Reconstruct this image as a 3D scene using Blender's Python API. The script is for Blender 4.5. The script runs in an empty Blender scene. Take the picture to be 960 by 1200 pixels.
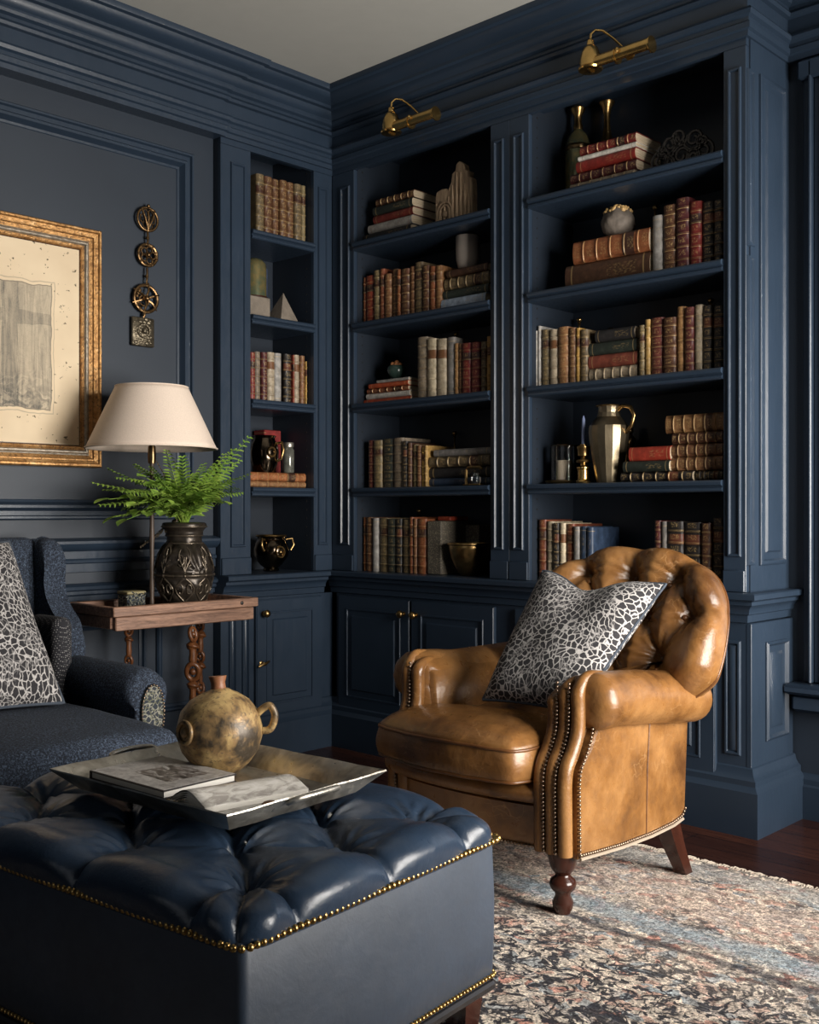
import bpy, bmesh, math, random
import numpy as np
from mathutils import Vector, Matrix
random.seed(7)
rng = np.random.default_rng(5)
PI = math.pi
COL = bpy.context.scene.collection
# ------------------------------------------------------------------ camera frame of reference (metres)
CX, CY, CZ = 3.77, -3.42, 1.085
FX = 1269.0
SN, CS = math.sin(math.radians(43.7)), math.cos(math.radians(43.7))
def ray(px):
    u = (px - 480) / FX
    return (-SN + CS * u, CS + SN * u)
def on_y(px, y0):            # (X, depth) where a sight line meets the plane y = y0
    d = ray(px); t = (y0 - CY) / d[1]
    return CX + t * d[0], t
def on_x(px, x0):            # (Y, depth) on the plane x = x0
    d = ray(px); t = (x0 - CX) / d[0]
    return CY + t * d[1], t
def hgt(py, depth): return CZ + (600 - py) / FX * depth
def at_d(px, py, depth):
    d = ray(px); return Vector((CX + depth * d[0], CY + depth * d[1], hgt(py, depth)))
def at_z(px, py, z): return at_d(px, py, (CZ - z) * FX / (py - 600))
def R(h): return CZ + h       # height given relative to eye level
FLOOR = 0.0
# ------------------------------------------------------------------ mesh builder
class MB:
    def __init__(s): s.v = []; s.f = []; s.smooth = 40
    def add(s, vs, fs):
        b = len(s.v); s.v.extend([tuple(map(float, p)) for p in vs]); s.f.extend([tuple(b + i for i in f) for f in fs]); return s
    def box(s, lo, hi, c=0.0):
        (x0, y0, z0), (x1, y1, z1) = lo, hi
        c = min(c, abs(x1-x0)*.45, abs(y1-y0)*.45, abs(z1-z0)*.45)
        if c <= 0:
            vs = [(x0,y0,z0),(x1,y0,z0),(x1,y1,z0),(x0,y1,z0),(x0,y0,z1),(x1,y0,z1),(x1,y1,z1),(x0,y1,z1)]
            return s.add(vs, [(0,3,2,1),(4,5,6,7),(0,1,5,4),(1,2,6,5),(2,3,7,6),(3,0,4,7)])
        def ring(z, i):
            return [(x0+i,y0+i+c,z),(x0+i+c,y0+i,z),(x1-i-c,y0+i,z),(x1-i,y0+i+c,z),(x1-i,y1-i-c,z),(x1-i-c,y1-i,z),(x0+i+c,y1-i,z),(x0+i,y1-i-c,z)]
        rr = [ring(z0, c), ring(z0+c, 0), ring(z1-c, 0), ring(z1, c)]
        # top/bottom rings: shrink to the chamfer
        vs = [p for r in rr for p in r]; fs = []
        for k in range(3):
            for i in range(8):
                j = (i+1) % 8; fs.append((k*8+i, k*8+j, k*8+8+j, k*8+8+i))
        fs.append(tuple(range(7,-1,-1))); fs.append(tuple(range(24,32)))
        return s.add(vs, fs)
    def grid(s, P, close_u=False, close_v=False):     # P: (nu, nv, 3)
        nu, nv = P.shape[:2]; b = len(s.v)
        s.v.extend(map(tuple, P.reshape(-1, 3).tolist()))
        for i in range(nu if close_u else nu-1):
            i2 = (i+1) % nu
            for j in range(nv if close_v else nv-1):
                j2 = (j+1) % nv
                s.f.append((b+i*nv+j, b+i2*nv+j, b+i2*nv+j2, b+i*nv+j2))
        return s
    def lathe(s, prof, c=(0,0,0), n=24, axis='z', sq=None):
        P = np.zeros((len(prof), n, 3))
        for i, (r, z) in enumerate(prof):
            for j in range(n):
                a = 2*PI*j/n; P[i, j] = (r*math.cos(a), r*math.sin(a), z)
        if axis == 'x': P = P[..., [2, 0, 1]]
        if axis == 'y': P = P[..., [0, 2, 1]]
        P += np.array(c); b = len(s.v); s.grid(P, close_v=True)
        if prof[0][0] > 1e-5: s.f.append(tuple(b + j for j in range(n)))
        if prof[-1][0] > 1e-5: s.f.append(tuple(b + (len(prof)-1)*n + j for j in range(n)))
        return s
    def tube(s, pts, r, n=8, caps=True, flat=1.0, up=None):
        pts = [Vector(p) for p in pts]; m = len(pts)
        rr = r if hasattr(r, '__len__') else [r]*m
        P = np.zeros((m, n, 3)); prev = None
        for i, p in enumerate(pts):
            t = (pts[min(i+1, m-1)] - pts[max(i-1, 0)])
            t = t.normalized() if t.length > 1e-9 else Vector((0,0,1))
            if prev is None:
                a = Vector(up) if up else (Vector((0,0,1)) if abs(t.z) < .9 else Vector((1,0,0)))
            else: a = prev
            a = (a - t * a.dot(t)).normalized(); prev = a; b = t.cross(a)
            for j in range(n):
                q = 2*PI*j/n; P[i, j] = p + a*(math.cos(q)*rr[i]*flat) + b*(math.sin(q)*rr[i])
        b0 = len(s.v); s.grid(P, close_v=True)
        if caps:
            s.f.append(tuple(b0+j for j in range(n))); s.f.append(tuple(b0+(m-1)*n+j for j in range(n)))
        return s
    def ball(s, c, r, n=10, sc=(1,1,1)):
        prof = [(math.sin(PI*k/(n//2+1))*1.0, -math.cos(PI*k/(n//2+1))) for k in range(n//2+2)]
        t = MB().lathe([(max(a, 0), z) for a, z in prof], n=n)
        return s.add([(c[0]+p[0]*r*sc[0], c[1]+p[1]*r*sc[1], c[2]+p[2]*r*sc[2]) for p in t.v], t.f)
    def ring(s, c, r, w, nu=28, nv=8, nrm=(1,0,0), sc=(1,1)):
        n = Vector(nrm).normalized(); a = Vector((0,0,1)) if abs(n.z) < .9 else Vector((1,0,0))
        a = (a - n*a.dot(n)).normalized(); b = n.cross(a)
        P = np.zeros((nu, nv, 3))
        for i in range(nu):
            q = 2*PI*i/nu; d = a*math.cos(q)*sc[0] + b*math.sin(q)*sc[1]; dn = d.normalized()
            for j in range(nv):
                k = 2*PI*j/nv; P[i, j] = Vector(c) + d*r + dn*(w*math.cos(k)) + n*(w*math.sin(k))
        return s.grid(P, True, True)
    def rings(s, o, ux, uy, n, w, h, prof, cap=True, border=None):
        """nested rectangles: prof = [(inset, depth along n)...]; o = lower corner"""
        o, ux, uy, n = Vector(o), Vector(ux), Vector(uy), Vector(n); b = len(s.v)
        for i, d in prof:
            for (a, c) in ((i, i), (w-i, i), (w-i, h-i), (i, h-i)):
                s.v.append(tuple(o + ux*a + uy*c + n*d))
        for k in range(len(prof)-1):
            for j in range(4):
                j2 = (j+1) % 4; s.f.append((b+k*4+j, b+k*4+j2, b+k*4+4+j2, b+k*4+4+j))
        if cap: e = b+(len(prof)-1)*4; s.f.append((e, e+1, e+2, e+3))
        return s
    def sweep(s, path, prof, side=1, closed_prof=False):
        """mitred moulding: path of (x,y), prof of (offset to the right of travel, z)"""
        pts = [Vector((p[0], p[1])) for p in path]; m = len(pts); N = []
        for i in range(m-1):
            d = (pts[i+1]-pts[i]).normalized(); N.append(Vector((d.y, -d.x))*side)
        P = np.zeros((m, len(prof), 3))
        for i in range(m):
            if i == 0: q = N[0]
            elif i == m-1: q = N[-1]
            else: q = (N[i-1]+N[i]) / (1 + N[i-1].dot(N[i]))
            for j, (o, z) in enumerate(prof):
                P[i, j] = (pts[i].x+q.x*o, pts[i].y+q.y*o, z)
        b = len(s.v); s.grid(P, close_v=closed_prof)
        if closed_prof:
            k = len(prof); s.f.append(tuple(b+j for j in range(k))); s.f.append(tuple(b+(m-1)*k+j for j in range(k)))
        return s
    def prism(s, poly, axis, a0, a1, c=0.0):
        """extrude a closed polygon; axis 'x': poly=(y,z), 'y': poly=(x,z), 'z': poly=(x,y)"""
        def pt(p, a): return {'x': (a, p[0], p[1]), 'y': (p[0], a, p[1]), 'z': (p[0], p[1], a)}[axis]
        n = len(poly)
        if c > 0:
            cx = sum(p[0] for p in poly)/n; cy = sum(p[1] for p in poly)/n
            q = []
            for i in range(n):
                p0, p1, p2 = Vector(poly[i-1]), Vector(poly[i]), Vector(poly[(i+1) % n])
                d = ((p0-p1).normalized() + (p2-p1).normalized())
                v = Vector((cx, cy)) - p1
                e1 = (p2-p1).normalized(); e0 = (p1-p0).normalized()
                nn = Vector((-e1.y-e0.y, e1.x+e0.x))
                nn = nn.normalized() if nn.length > 1e-6 else v.normalized()
                if nn.dot(v) < 0 and abs(d.length) < 1e-3: nn = -nn
                area = sum(poly[k][0]*poly[(k+1) % n][1]-poly[(k+1) % n][0]*poly[k][1] for k in range(n))
                if area < 0: nn = Vector((e1.y+e0.y, -e1.x-e0.x)).normalized()
                q.append(tuple(p1 + nn*c))
            L = [(q, a0), (poly, a0+c), (poly, a1-c), (q, a1)]
        else: L = [(poly, a0), (poly, a1)]
        b = len(s.v)
        for pp, a in L: s.v.extend(pt(p, a) for p in pp)
        for k in range(len(L)-1):
            for i in range(n):
                j = (i+1) % n; s.f.append((b+k*n+i, b+k*n+j, b+k*n+n+j, b+k*n+n+i))
        s.f.append(tuple(b+i for i in range(n))); s.f.append(tuple(b+(len(L)-1)*n+i for i in range(n)))
        return s
    def move(s, d): s.v = [(p[0]+d[0], p[1]+d[1], p[2]+d[2]) for p in s.v]; return s
    def xf(s, M): s.v = [tuple(M @ Vector(p)) for p in s.v]; return s
    def mesh(s, name, off=(0,0,0)):
        me = bpy.data.meshes.new(name)
        me.from_pydata([(p[0]-off[0], p[1]-off[1], p[2]-off[2]) for p in s.v], [], s.f)
        bm = bmesh.new(); bm.from_mesh(me); bmesh.ops.recalc_face_normals(bm, faces=bm.faces); bm.to_mesh(me); bm.free()
        if s.smooth:
            me.shade_smooth() if hasattr(me, 'shade_smooth') else None
            try: me.set_sharp_from_angle(angle=math.radians(s.smooth))
            except Exception: pass
        return me
def chamfer_fix(): pass
def obj(name, mb, mat, parent=None, label=None):
    off = (0,0,0)
    if parent is not None:
        p = parent
        while p.parent is not None: p = p.parent
        off = tuple(p.get('_o', (0,0,0)))
    me = mb.mesh(name, off) if isinstance(mb, MB) else mb
    o = bpy.data.objects.new(name, me); COL.objects.link(o)
    if mat: me.materials.append(mat)
    if parent is not None: o.parent = parent
    if label: o['label'] = label
    return o
def thing(name, label, cat, loc=(0,0,0), group=None, rot=(0,0,0), world=True):
    """an Empty at the base of a thing; parts are written in world metres when world=True"""
    o = bpy.data.objects.new(name, None); COL.objects.link(o); o.empty_display_size = .05
    o.location = loc; o.rotation_euler = rot; o['label'] = label; o['category'] = cat
    if group: o['group'] = group
    if world: o['_o'] = tuple(loc)
    return o
def tag(o, label, cat, group=None, kind=None):
    o['label'] = label; o['category'] = cat
    if group: o['group'] = group
    if kind: o['kind'] = kind
    return o
def struct(name, mb, mat, label=None):
    o = obj(name, mb, mat); o['kind'] = 'structure'
    if label: o['label'] = label
    return o
# ------------------------------------------------------------------ materials
class NT:
    def __init__(s, name):
        s.m = bpy.data.materials.new(name); s.m.use_nodes = True; s.t = s.m.node_tree; s.n = s.t.nodes; s.l = s.t.links
        s.b = s.n['Principled BSDF']; s.tc = s.n.new('ShaderNodeTexCoord')
    def new(s, k, **kw):
        o = s.n.new(k)
        for a, v in kw.items(): setattr(o, a, v)
        return o
    def put(s, sock, v):
        if isinstance(v, bpy.types.NodeSocket): s.l.new(v, sock)
        elif isinstance(v, (tuple, list)) and len(v) == 3 and sock.type == 'RGBA': sock.default_value = (*v, 1)
        else: sock.default_value = v
    def math(s, op, a, b=None, c=None, clamp=False):
        o = s.new('ShaderNodeMath', operation=op, use_clamp=clamp); s.put(o.inputs[0], a)
        if b is not None: s.put(o.inputs[1], b)
        if c is not None: s.put(o.inputs[2], c)
        return o.outputs[0]
    def map(s, src='Object', scale=(1,1,1), rot=(0,0,0), loc=(0,0,0), vec=None):
        o = s.new('ShaderNodeMapping'); s.l.new(vec if vec is not None else s.tc.outputs[src], o.inputs[0])
        o.inputs['Scale'].default_value = scale; o.inputs['Rotation'].default_value = rot; o.inputs['Location'].default_value = loc
        return o.outputs[0]
    def noise(s, vec, scale=5, det=4, rough=.55, dist=0, out='Fac'):
        o = s.new('ShaderNodeTexNoise'); s.l.new(vec, o.inputs['Vector'])
        o.inputs['Scale'].default_value = scale; o.inputs['Detail'].default_value = det
        o.inputs['Roughness'].default_value = rough; o.inputs['Distortion'].default_value = dist
        return o.outputs[out]
    def vor(s, vec, scale=5, feat='F1', out='Distance', rnd=1):
        o = s.new('ShaderNodeTexVoronoi', feature=feat); s.l.new(vec, o.inputs['Vector'])
        o.inputs['Scale'].default_value = scale; o.inputs['Randomness'].default_value = rnd
        return o.outputs[out]
    def ramp(s, fac, stops, interp='LINEAR'):
        o = s.new('ShaderNodeValToRGB'); s.put(o.inputs[0], fac); cr = o.color_ramp; cr.interpolation = interp
        while len(cr.elements) < len(stops): cr.elements.new(.5)
        for e, (p, c) in zip(cr.elements, stops):
            e.position = p; e.color = (*c, 1) if hasattr(c, '__len__') else (c, c, c, 1)
        return o.outputs[0]
    def mix(s, f, a, b, mode='MIX'):
        o = s.new('ShaderNodeMix', data_type='RGBA', blend_type=mode); s.put(o.inputs[0], f); s.put(o.inputs[6], a); s.put(o.inputs[7], b)
        return o.outputs[2]
    def warp(s, vec, amt, scale):
        n = s.noise(vec, scale, 3, out='Color'); o = s.new('ShaderNodeVectorMath', operation='MULTIPLY_ADD')
        s.l.new(n, o.inputs[0]); o.inputs[1].default_value = (amt,)*3; s.l.new(vec, o.inputs[2]); return o.outputs[0]
    def bump(s, h, strength=.3, dist=.01, prev=None):
        o = s.new('ShaderNodeBump'); o.inputs['Strength'].default_value = strength; o.inputs['Distance'].default_value = dist
        s.put(o.inputs['Height'], h)
        if prev is not None: s.l.new(prev, o.inputs['Normal'])
        return o.outputs[0]
    def fin(s, col=None, rough=None, metal=None, normal=None, **kw):
        if col is not None: s.put(s.b.inputs['Base Color'], col)
        if rough is not None: s.put(s.b.inputs['Roughness'], rough)
        if metal is not None: s.put(s.b.inputs['Metallic'], metal)
        if normal is not None: s.l.new(normal, s.b.inputs['Normal'])
        for k, v in kw.items(): s.put(s.b.inputs[k.replace('_', ' ')], v)
        return s.m
def plain(name, col, rough=.5, metal=0, var=.15, nscale=12, bump=.1, bscale=60, **kw):
    t = NT(name); v = t.map('Object'); n = t.noise(v, nscale)
    c = t.mix(t.ramp(n, [(.3, 1-var), (.7, 1+var)]), (0,0,0), tuple(col)) if False else t.mix(1.0, tuple(col), t.ramp(n, [(.3, 1-var), (.7, 1.0)]), 'MULTIPLY')
    return t.fin(c, rough, metal, t.bump(t.noise(v, bscale), bump, .004) if bump else None, **kw)
M = {}
# painted joinery: satin navy
t = NT('navy_paint'); v = t.map('Object')
n1 = t.noise(v, 3.5, 3); n2 = t.noise(t.map('Object', scale=(6, 6, 1.2)), 14, 3)
M['paint'] = t.fin(t.ramp(n1, [(.3, (.0185, .031, .051)), (.7, (.0225, .037, .061))]), t.ramp(n2, [(.3, .30), (.7, .42)]), None, t.bump(n2, .06, .003))
t = NT('navy_wall_paint'); v = t.map('Object')
M['wall'] = t.fin(t.ramp(t.noise(v, 2.2, 3), [(.3, (.0145, .0225, .036)), (.7, (.018, .0275, .043))]), .52, None, t.bump(t.noise(v, 160), .05, .002))
t = NT('navy_recess_shaded'); v = t.map('Object')
M['recess'] = t.fin(t.ramp(t.noise(v, 3, 3), [(.3, (.010, .0155, .025)), (.7, (.013, .020, .032))]), .5)  # darker copy of the navy: shade inside the bookcases put into the colour
M['ceiling'] = plain('ceiling_paint', (.42, .415, .385), .85, var=.04, bump=.03)
# floor boards
t = NT('dark_floorboards'); v = t.map('Object', rot=(0,0,0))
br = t.new('ShaderNodeTexBrick'); t.l.new(v, br.inputs['Vector']); br.inputs['Scale'].default_value = 1
br.inputs['Brick Width'].default_value = 1.3; br.inputs['Row Height'].default_value = .11; br.inputs['Mortar Size'].default_value = .0022
br.inputs['Color1'].default_value = (.052, .019, .011, 1); br.inputs['Color2'].default_value = (.03, .011, .007, 1); br.inputs['Mortar'].default_value = (.004, .002, .002, 1)
g = t.noise(t.map('Object', scale=(1.5, 22, 1)), 5, 5, .6, .6)
M['floor'] = t.fin(t.mix(1.0, br.outputs['Color'], t.ramp(g, [(.25, (.45, .4, .4)), (.75, (1.5, 1.4, 1.3))]), 'MULTIPLY'), t.ramp(g, [(.3, .24), (.7, .38)]), None, t.bump(br.outputs['Fac'], -.3, .003))
def leather(name, c0, c1, c2, rough=(.28, .42), scale=1.0, wr=.35, crack=None):
    t = NT(name); v = t.map('Object'); w = t.warp(v, .08, 6)
    n = t.noise(w, 5*scale, 5, .6); nf = t.noise(v, 34*scale, 4, .6)
    col = t.ramp(n, [(.34, c0), (.5, c1), (.66, c2)])
    col = t.mix(t.ramp(nf, [(.45, 0.0), (.8, .35)]), col, tuple(x*.55 for x in c1))
    if crack:      # pale scratches and dry creases worn into the hide
        e = t.vor(t.map('Object', scale=(1, 1, 2.2), vec=t.warp(v, .14, 9)), 13, 'DISTANCE_TO_EDGE')
        m = t.math('MULTIPLY', t.ramp(e, [(.0, 1.0), (.022, 0.0)]), t.ramp(t.noise(v, 7, 2), [(.5, 0.0), (.68, .55)]))
        col = t.mix(m, col, crack)
    e2 = t.vor(t.warp(v, .03, 20), 320*scale, 'DISTANCE_TO_EDGE')
    wrk = t.noise(t.map('Object', scale=(1, 1, 1), vec=t.warp(v, .12, 5)), 16*scale, 4, .62)
    b1 = t.bump(t.ramp(e2, [(0, 0.0), (.08, 1.0)]), .10, .0012); b2 = t.bump(wrk, wr, .012, b1)
    return t.fin(col, t.ramp(nf, [(.3, rough[0]), (.7, rough[1])]), None, b2, Coat_Weight=.15, Coat_Roughness=.22)
M['tan'] = leather('worn_tan_leather', (.088, .036, .011), (.225, .101, .029), (.345, .172, .060), (.25, .42), 1.0, .30, (.50, .29, .13))
M['tan_dark'] = leather('dark_tan_leather_trim', (.07, .025, .008), (.13, .05, .014), (.19, .08, .024), (.3, .42), 1.0, .12)
M['navy_leather'] = leather('navy_leather', (.018, .033, .060), (.022, .040, .072), (.027, .048, .084), (.27, .38), 1.0, .20)
M['navy_body'] = leather('navy_leather_side', (.022, .036, .060), (.027, .043, .071), (.032, .051, .083), (.42, .52), 1.0, .14)
M['navy_body'].node_tree.nodes['Principled BSDF'].inputs['Specular IOR Level'].default_value = .9; M['navy_body'].node_tree.nodes['Principled BSDF'].inputs['Coat Weight'].default_value = .35; M['navy_body'].node_tree.nodes['Principled BSDF'].inputs['Coat Roughness'].default_value = .5
M['bright_brass'] = plain('polished_brass', (.72, .46, .16), .25, 1.0, var=.3, nscale=30, bump=.05)
M['brass_nail'] = plain('brass_nailhead', (.62, .40, .14), .28, 1.0, bump=0)
M['pewter_nail'] = plain('aged_nailhead', (.30, .22, .16), .35, 1.0, bump=0)
M['brass'] = plain('aged_brass', (.50, .32, .13), .30, 1.0, var=.5, nscale=30, bump=.1)
M['dark_brass'] = plain('dark_brass', (.30, .20, .10), .28, 1.0, var=.6, nscale=25, bump=.15)
M['bronze'] = plain('bronze_trim', (.25, .15, .07), .38, 1.0, var=.5, nscale=60, bump=.4)
M['iron'] = plain('black_iron', (.055, .05, .047), .36, .7, bump=.2)
M['mahogany'] = plain('mahogany', (.055, .017, .010), .22, 0, var=.5, nscale=18, bump=.05)
def wood(name, a, b, rough=.55, sc=(3, 30, 30), bump=.35):
    t = NT(name); g = t.noise(t.map('Object', scale=sc), 2.2, 6, .65, .8); f = t.noise(t.map('Object', scale=tuple(x*3 for x in sc)), 4, 4)
    c = t.ramp(g, [(.28, a), (.6, b), (.8, tuple(x*1.35 for x in b))])
    return t.fin(t.mix(t.ramp(f, [(.5, 0.0), (.75, .6)]), c, tuple(x*.4 for x in a)), rough, None, t.bump(g, bump, .006))
M['old_wood'] = wood('weathered_table_wood', (.08, .036, .022), (.34, .19, .125), .5, (30, 2.5, 30))
M['knot_wood'] = wood('carved_amber_wood', (.05, .016, .006), (.19, .068, .022), .35, (20, 20, 5))
M['pale_wood'] = wood('driftwood_carving', (.16, .10, .06), (.42, .30, .19), .7, (30, 30, 4))
M['stone'] = plain('pale_stone', (.24, .20, .16), .85, var=.35, nscale=20, bump=.5, bscale=90)
M['cup'] = plain('grey_ceramic', (.44, .38, .33), .45, var=.1)
M['wax'] = plain('ivory_wax', (.70, .58, .42), .5, var=.05, bump=0)
M['page'] = NT('book_pages').fin((.50, .40, .27), .8)
t = NT('book_pages_layers'); M['page'] = t.fin(t.ramp(t.noise(t.map('Object', scale=(260, 6, 6)), 3, 2), [(.3, (.36, .27, .17)), (.7, (.66, .55, .40))]), .85)
t = NT('clear_glass'); M['glass'] = t.fin((.9, .93, .92), .03, None, None, Transmission_Weight=1.0, IOR=1.45)
t = NT('window_glass'); tr = t.new('ShaderNodeBsdfTransparent'); gl_ = t.new('ShaderNodeBsdfGlossy'); gl_.inputs['Roughness'].default_value = .02; fr_ = t.new('ShaderNodeFresnel'); mx = t.new('ShaderNodeMixShader')
t.l.new(fr_.outputs[0], mx.inputs[0]); t.l.new(tr.outputs[0], mx.inputs[1]); t.l.new(gl_.outputs[0], mx.inputs[2]); t.l.new(mx.outputs[0], t.n['Material Output'].inputs[0]); M['pane'] = t.m
t = NT('dusty_green_glass'); M['green_glass'] = t.fin(t.ramp(t.noise(t.map('Object'), 30, 3), [(.35, (.26, .20, .08)), (.65, (.12, .15, .09))]), .22, .5)
# shade linen
t = NT('lamp_shade_linen'); v = t.map('Object')
wv = t.noise(t.map('Object', scale=(1, 1, 1)), 300, 2)
M['shade'] = t.fin(t.ramp(wv, [(.3, (.70, .575, .475)), (.7, (.80, .665, .555))]), .85, None, t.bump(wv, .1, .001), Subsurface_Weight=.0)
# printed cushion cloth: pale crackle network on charcoal
def crackle(name, sc, w):
    t = NT(name); v = t.map('Object'); v2 = t.warp(t.warp(v, .035, 12), .006, 50)
    e = t.vor(v2, sc, 'DISTANCE_TO_EDGE'); e2 = t.vor(t.map('Object', scale=(1.0, 1.0, .45), rot=(0, .7, .4), vec=v2), sc*1.25, 'DISTANCE_TO_EDGE')
    ln = t.ramp(e, [(w*.6, 1.0), (w*1.3, 0.0)]); l2 = t.ramp(e2, [(w*.55, 1.0), (w*1.2, 0.0)])
    z = t.ramp(t.noise(v, 7, 2), [(.42, 0.0), (.52, 1.0)])
    m = t.mix(z, ln, l2); fz = t.noise(v, 420, 2)
    col = t.mix(m, t.ramp(fz, [(.3, (.012, .011, .013)), (.7, (.035, .033, .037))]), t.ramp(fz, [(.3, (.34, .32, .31)), (.7, (.62, .59, .57))]))
    return t.fin(col, .9, None, t.bump(t.mix(.4, m, fz), .25, .002), Sheen_Weight=.05)
M['crackle'] = crackle('crackle_print_cloth', 54, .078)
M['charcoal'] = plain('charcoal_cloth', (.06, .075, .10), .9, var=.3, nscale=200, bump=.3, bscale=500)
t = NT('blue_tweed'); v = t.map('Object'); n = t.noise(v, 190, 3, .85); n2 = t.noise(v, 90, 3)
M['tweed'] = t.fin(t.mix(t.ramp(n2, [(.35, 0.0), (.7, 1.0)]), t.ramp(n, [(.42, (.004, .006, .011)), (.52, (.016, .025, .045)), (.64, (.11, .15, .215))]), t.ramp(n, [(.42, (.006, .009, .017)), (.64, (.05, .07, .11))])), .92, None, t.bump(n, .5, .003))
t = NT('dotted_tweed'); v = t.map('Object', rot=(.3, .4, .2)); n = t.vor(v, 150, 'F1', rnd=.25)
M['tweed_dot'] = t.fin(t.ramp(n, [(.18, (.30, .29, .29)), (.34, (.016, .016, .020))]), .92, None, t.bump(n, -.4, .003))
t = NT('tapestry_patch'); v = t.warp(t.map('Object'), .02, 40); n = t.vor(v, 120, 'F1', 'Color'); m = t.vor(v, 70, 'DISTANCE_TO_EDGE')
M['patch'] = t.fin(t.mix(t.ramp(m, [(.05, 1.0), (.14, 0.0)]), (.018, .024, .034), t.ramp(n, [(.3, (.10, .10, .06)), (.6, (.26, .25, .20))])), .8, None, t.bump(m, .5, .003))
# tray metal
t = NT('hammered_pewter'); v = t.map('Object'); n = t.noise(v, 9, 4, .6, .5); n2 = t.noise(v, 50, 3)
M['pewter'] = t.fin(t.ramp(n, [(.3, (.24, .21, .17)), (.5, (.54, .50, .43)), (.75, (.78, .75, .68))]), t.ramp(n2, [(.3, .26), (.7, .48)]), .9, t.bump(n2, .35, .004))
# mottled bronze jug
t = NT('mottled_gold_glaze'); v = t.warp(t.map('Object'), .05, 12); n = t.noise(v, 11, 4, .6); sp = t.noise(v, 120, 2)
c = t.ramp(n, [(.38, (.06, .045, .03)), (.47, (.30, .19, .085)), (.58, (.60, .42, .18)), (.72, (.40, .28, .15))])
M['mottled'] = t.fin(t.mix(t.ramp(sp, [(.56, 0.0), (.66, .6)]), c, (.10, .08, .06)), .42, .35, t.bump(sp, .3, .002))
M['terracotta'] = plain('brown_clay', (.22, .085, .035), .5, bump=.3)
# carved vase
t = NT('carved_pewter_glaze'); v = t.map('Object'); n = t.noise(v, 40, 3)
M['carved'] = t.fin(t.ramp(n, [(.3, (.02, .016, .013)), (.7, (.07, .055, .042))]), .33, .55, t.bump(n, .2, .002))
M['fern'] = None
t = NT('fern_green'); v = t.map('Object'); n = t.noise(v, 25, 3)
oi = t.new('ShaderNodeObjectInfo')
c = t.ramp(n, [(.3, (.13, .25, .035)), (.55, (.30, .45, .065)), (.8, (.52, .62, .14))])
M['fern'] = t.fin(t.mix(t.math('MULTIPLY', oi.outputs['Random'], .6), c, (.08, .20, .035)), .5, None, None, Subsurface_Weight=.0, Transmission_Weight=0.0)
M['stem'] = plain('stem_green', (.20, .26, .06), .5, bump=0)
M['withered'] = plain('faded_brown_leaf', (.16, .12, .075), .7, var=.4)
# gilt frame
t = NT('antique_gilt'); v = t.map('Object'); n = t.noise(v, 30, 5, .7); n2 = t.noise(v, 110, 3, .7)
M['gilt'] = t.fin(t.mix(t.ramp(n2, [(.52, 0.0), (.66, .85)]), t.ramp(n, [(.3, (.26, .12, .04)), (.55, (.50, .27, .10)), (.8, (.72, .50, .27))]), (.10, .06, .035)), t.ramp(n2, [(.3, .3), (.7, .6)]), .75, t.bump(n2, .7, .004))
M['gilt_silver'] = plain('rubbed_silver_gilt', (.42, .37, .30), .42, .7, var=.5, nscale=70, bump=.6, bscale=160)
# ================================================================== ROOM
H_CEIL = R(1.925); OPEN_TOP = R(1.575); FRZ = R(1.60); CTR = R(-.272)
XE = 2.07              # outer corner of the end bookcase
YB = .33               # back wall plane
XW = -.05              # panelled left wall plane
XR = 4.20; YF = -5.6
mb = MB().box((-.6, YF-.2, -.1), (XR+.2, YB+.2, 0)); struct('floor', mb, M['floor'])
mb = MB().box((-.6, YF-.2, H_CEIL), (XR+.2, YB+.2, H_CEIL+.1)); struct('ceiling', mb, M['ceiling'])
mb = MB().box((-.5, YF, 0), (-.36, YB+.12, H_CEIL)).box((-.36, YF, 0), (XW, -.642, H_CEIL)); struct('wall_left', mb, M['wall'])
# back wall with the window opening beyond the bookcase end
WX0, WX1, WZ0, WZ1 = 2.34, 3.55, R(-.60), R(1.42)
mb = MB().box((-.36, YB, 0), (WX0, YB+.14, H_CEIL)).box((WX1, YB, 0), (XR, YB+.14, H_CEIL)).box((WX0, YB, 0), (WX1, YB+.14, WZ0)).box((WX0, YB, WZ1), (WX1, YB+.14, H_CEIL))
struct('wall_back', mb, M['wall'])
# window wall on the daylight side (x = XR), a tall opening
RY0, RY1, RZ0, RZ1 = -1.60, .12, .40, 2.15
mb = MB().box((XR, YF, 0), (XR+.15, RY0, H_CEIL)).box((XR, RY1, 0), (XR+.15, YB+.14, H_CEIL)).box((XR, RY0, 0), (XR+.15, RY1, RZ0)).box((XR, RY0, RZ1), (XR+.15, RY1, H_CEIL))
struct('wall_right', mb, M['wall'])
mb = MB().box((-.5, YF-.14, 0), (XR+.15, YF, H_CEIL)); struct('wall_front', mb, M['wall'])
def casement(name, mk, cols, rows):
    """frame and glazing bars of a window; mk(a0, a1, z0, z1, d0, d1) -> box corners"""
    fr = MB()
    for b in mk['bars']: fr.box(*b, c=.006)
    w = struct(name, fr, M['paint'])
    g = MB().box(*mk['pane']); o = obj('pane', g, M['glass'], w)
    return w
# window 1 : on the back wall, its casing edge shows beside the bookcase
cs = MB()
cas = [(0, 0), (0, .022), (.012, .03), (.03, .03), (.036, .018), (.055, .018), (.062, .04), (.078, .046), (.094, .040), (.10, 0)]
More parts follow.
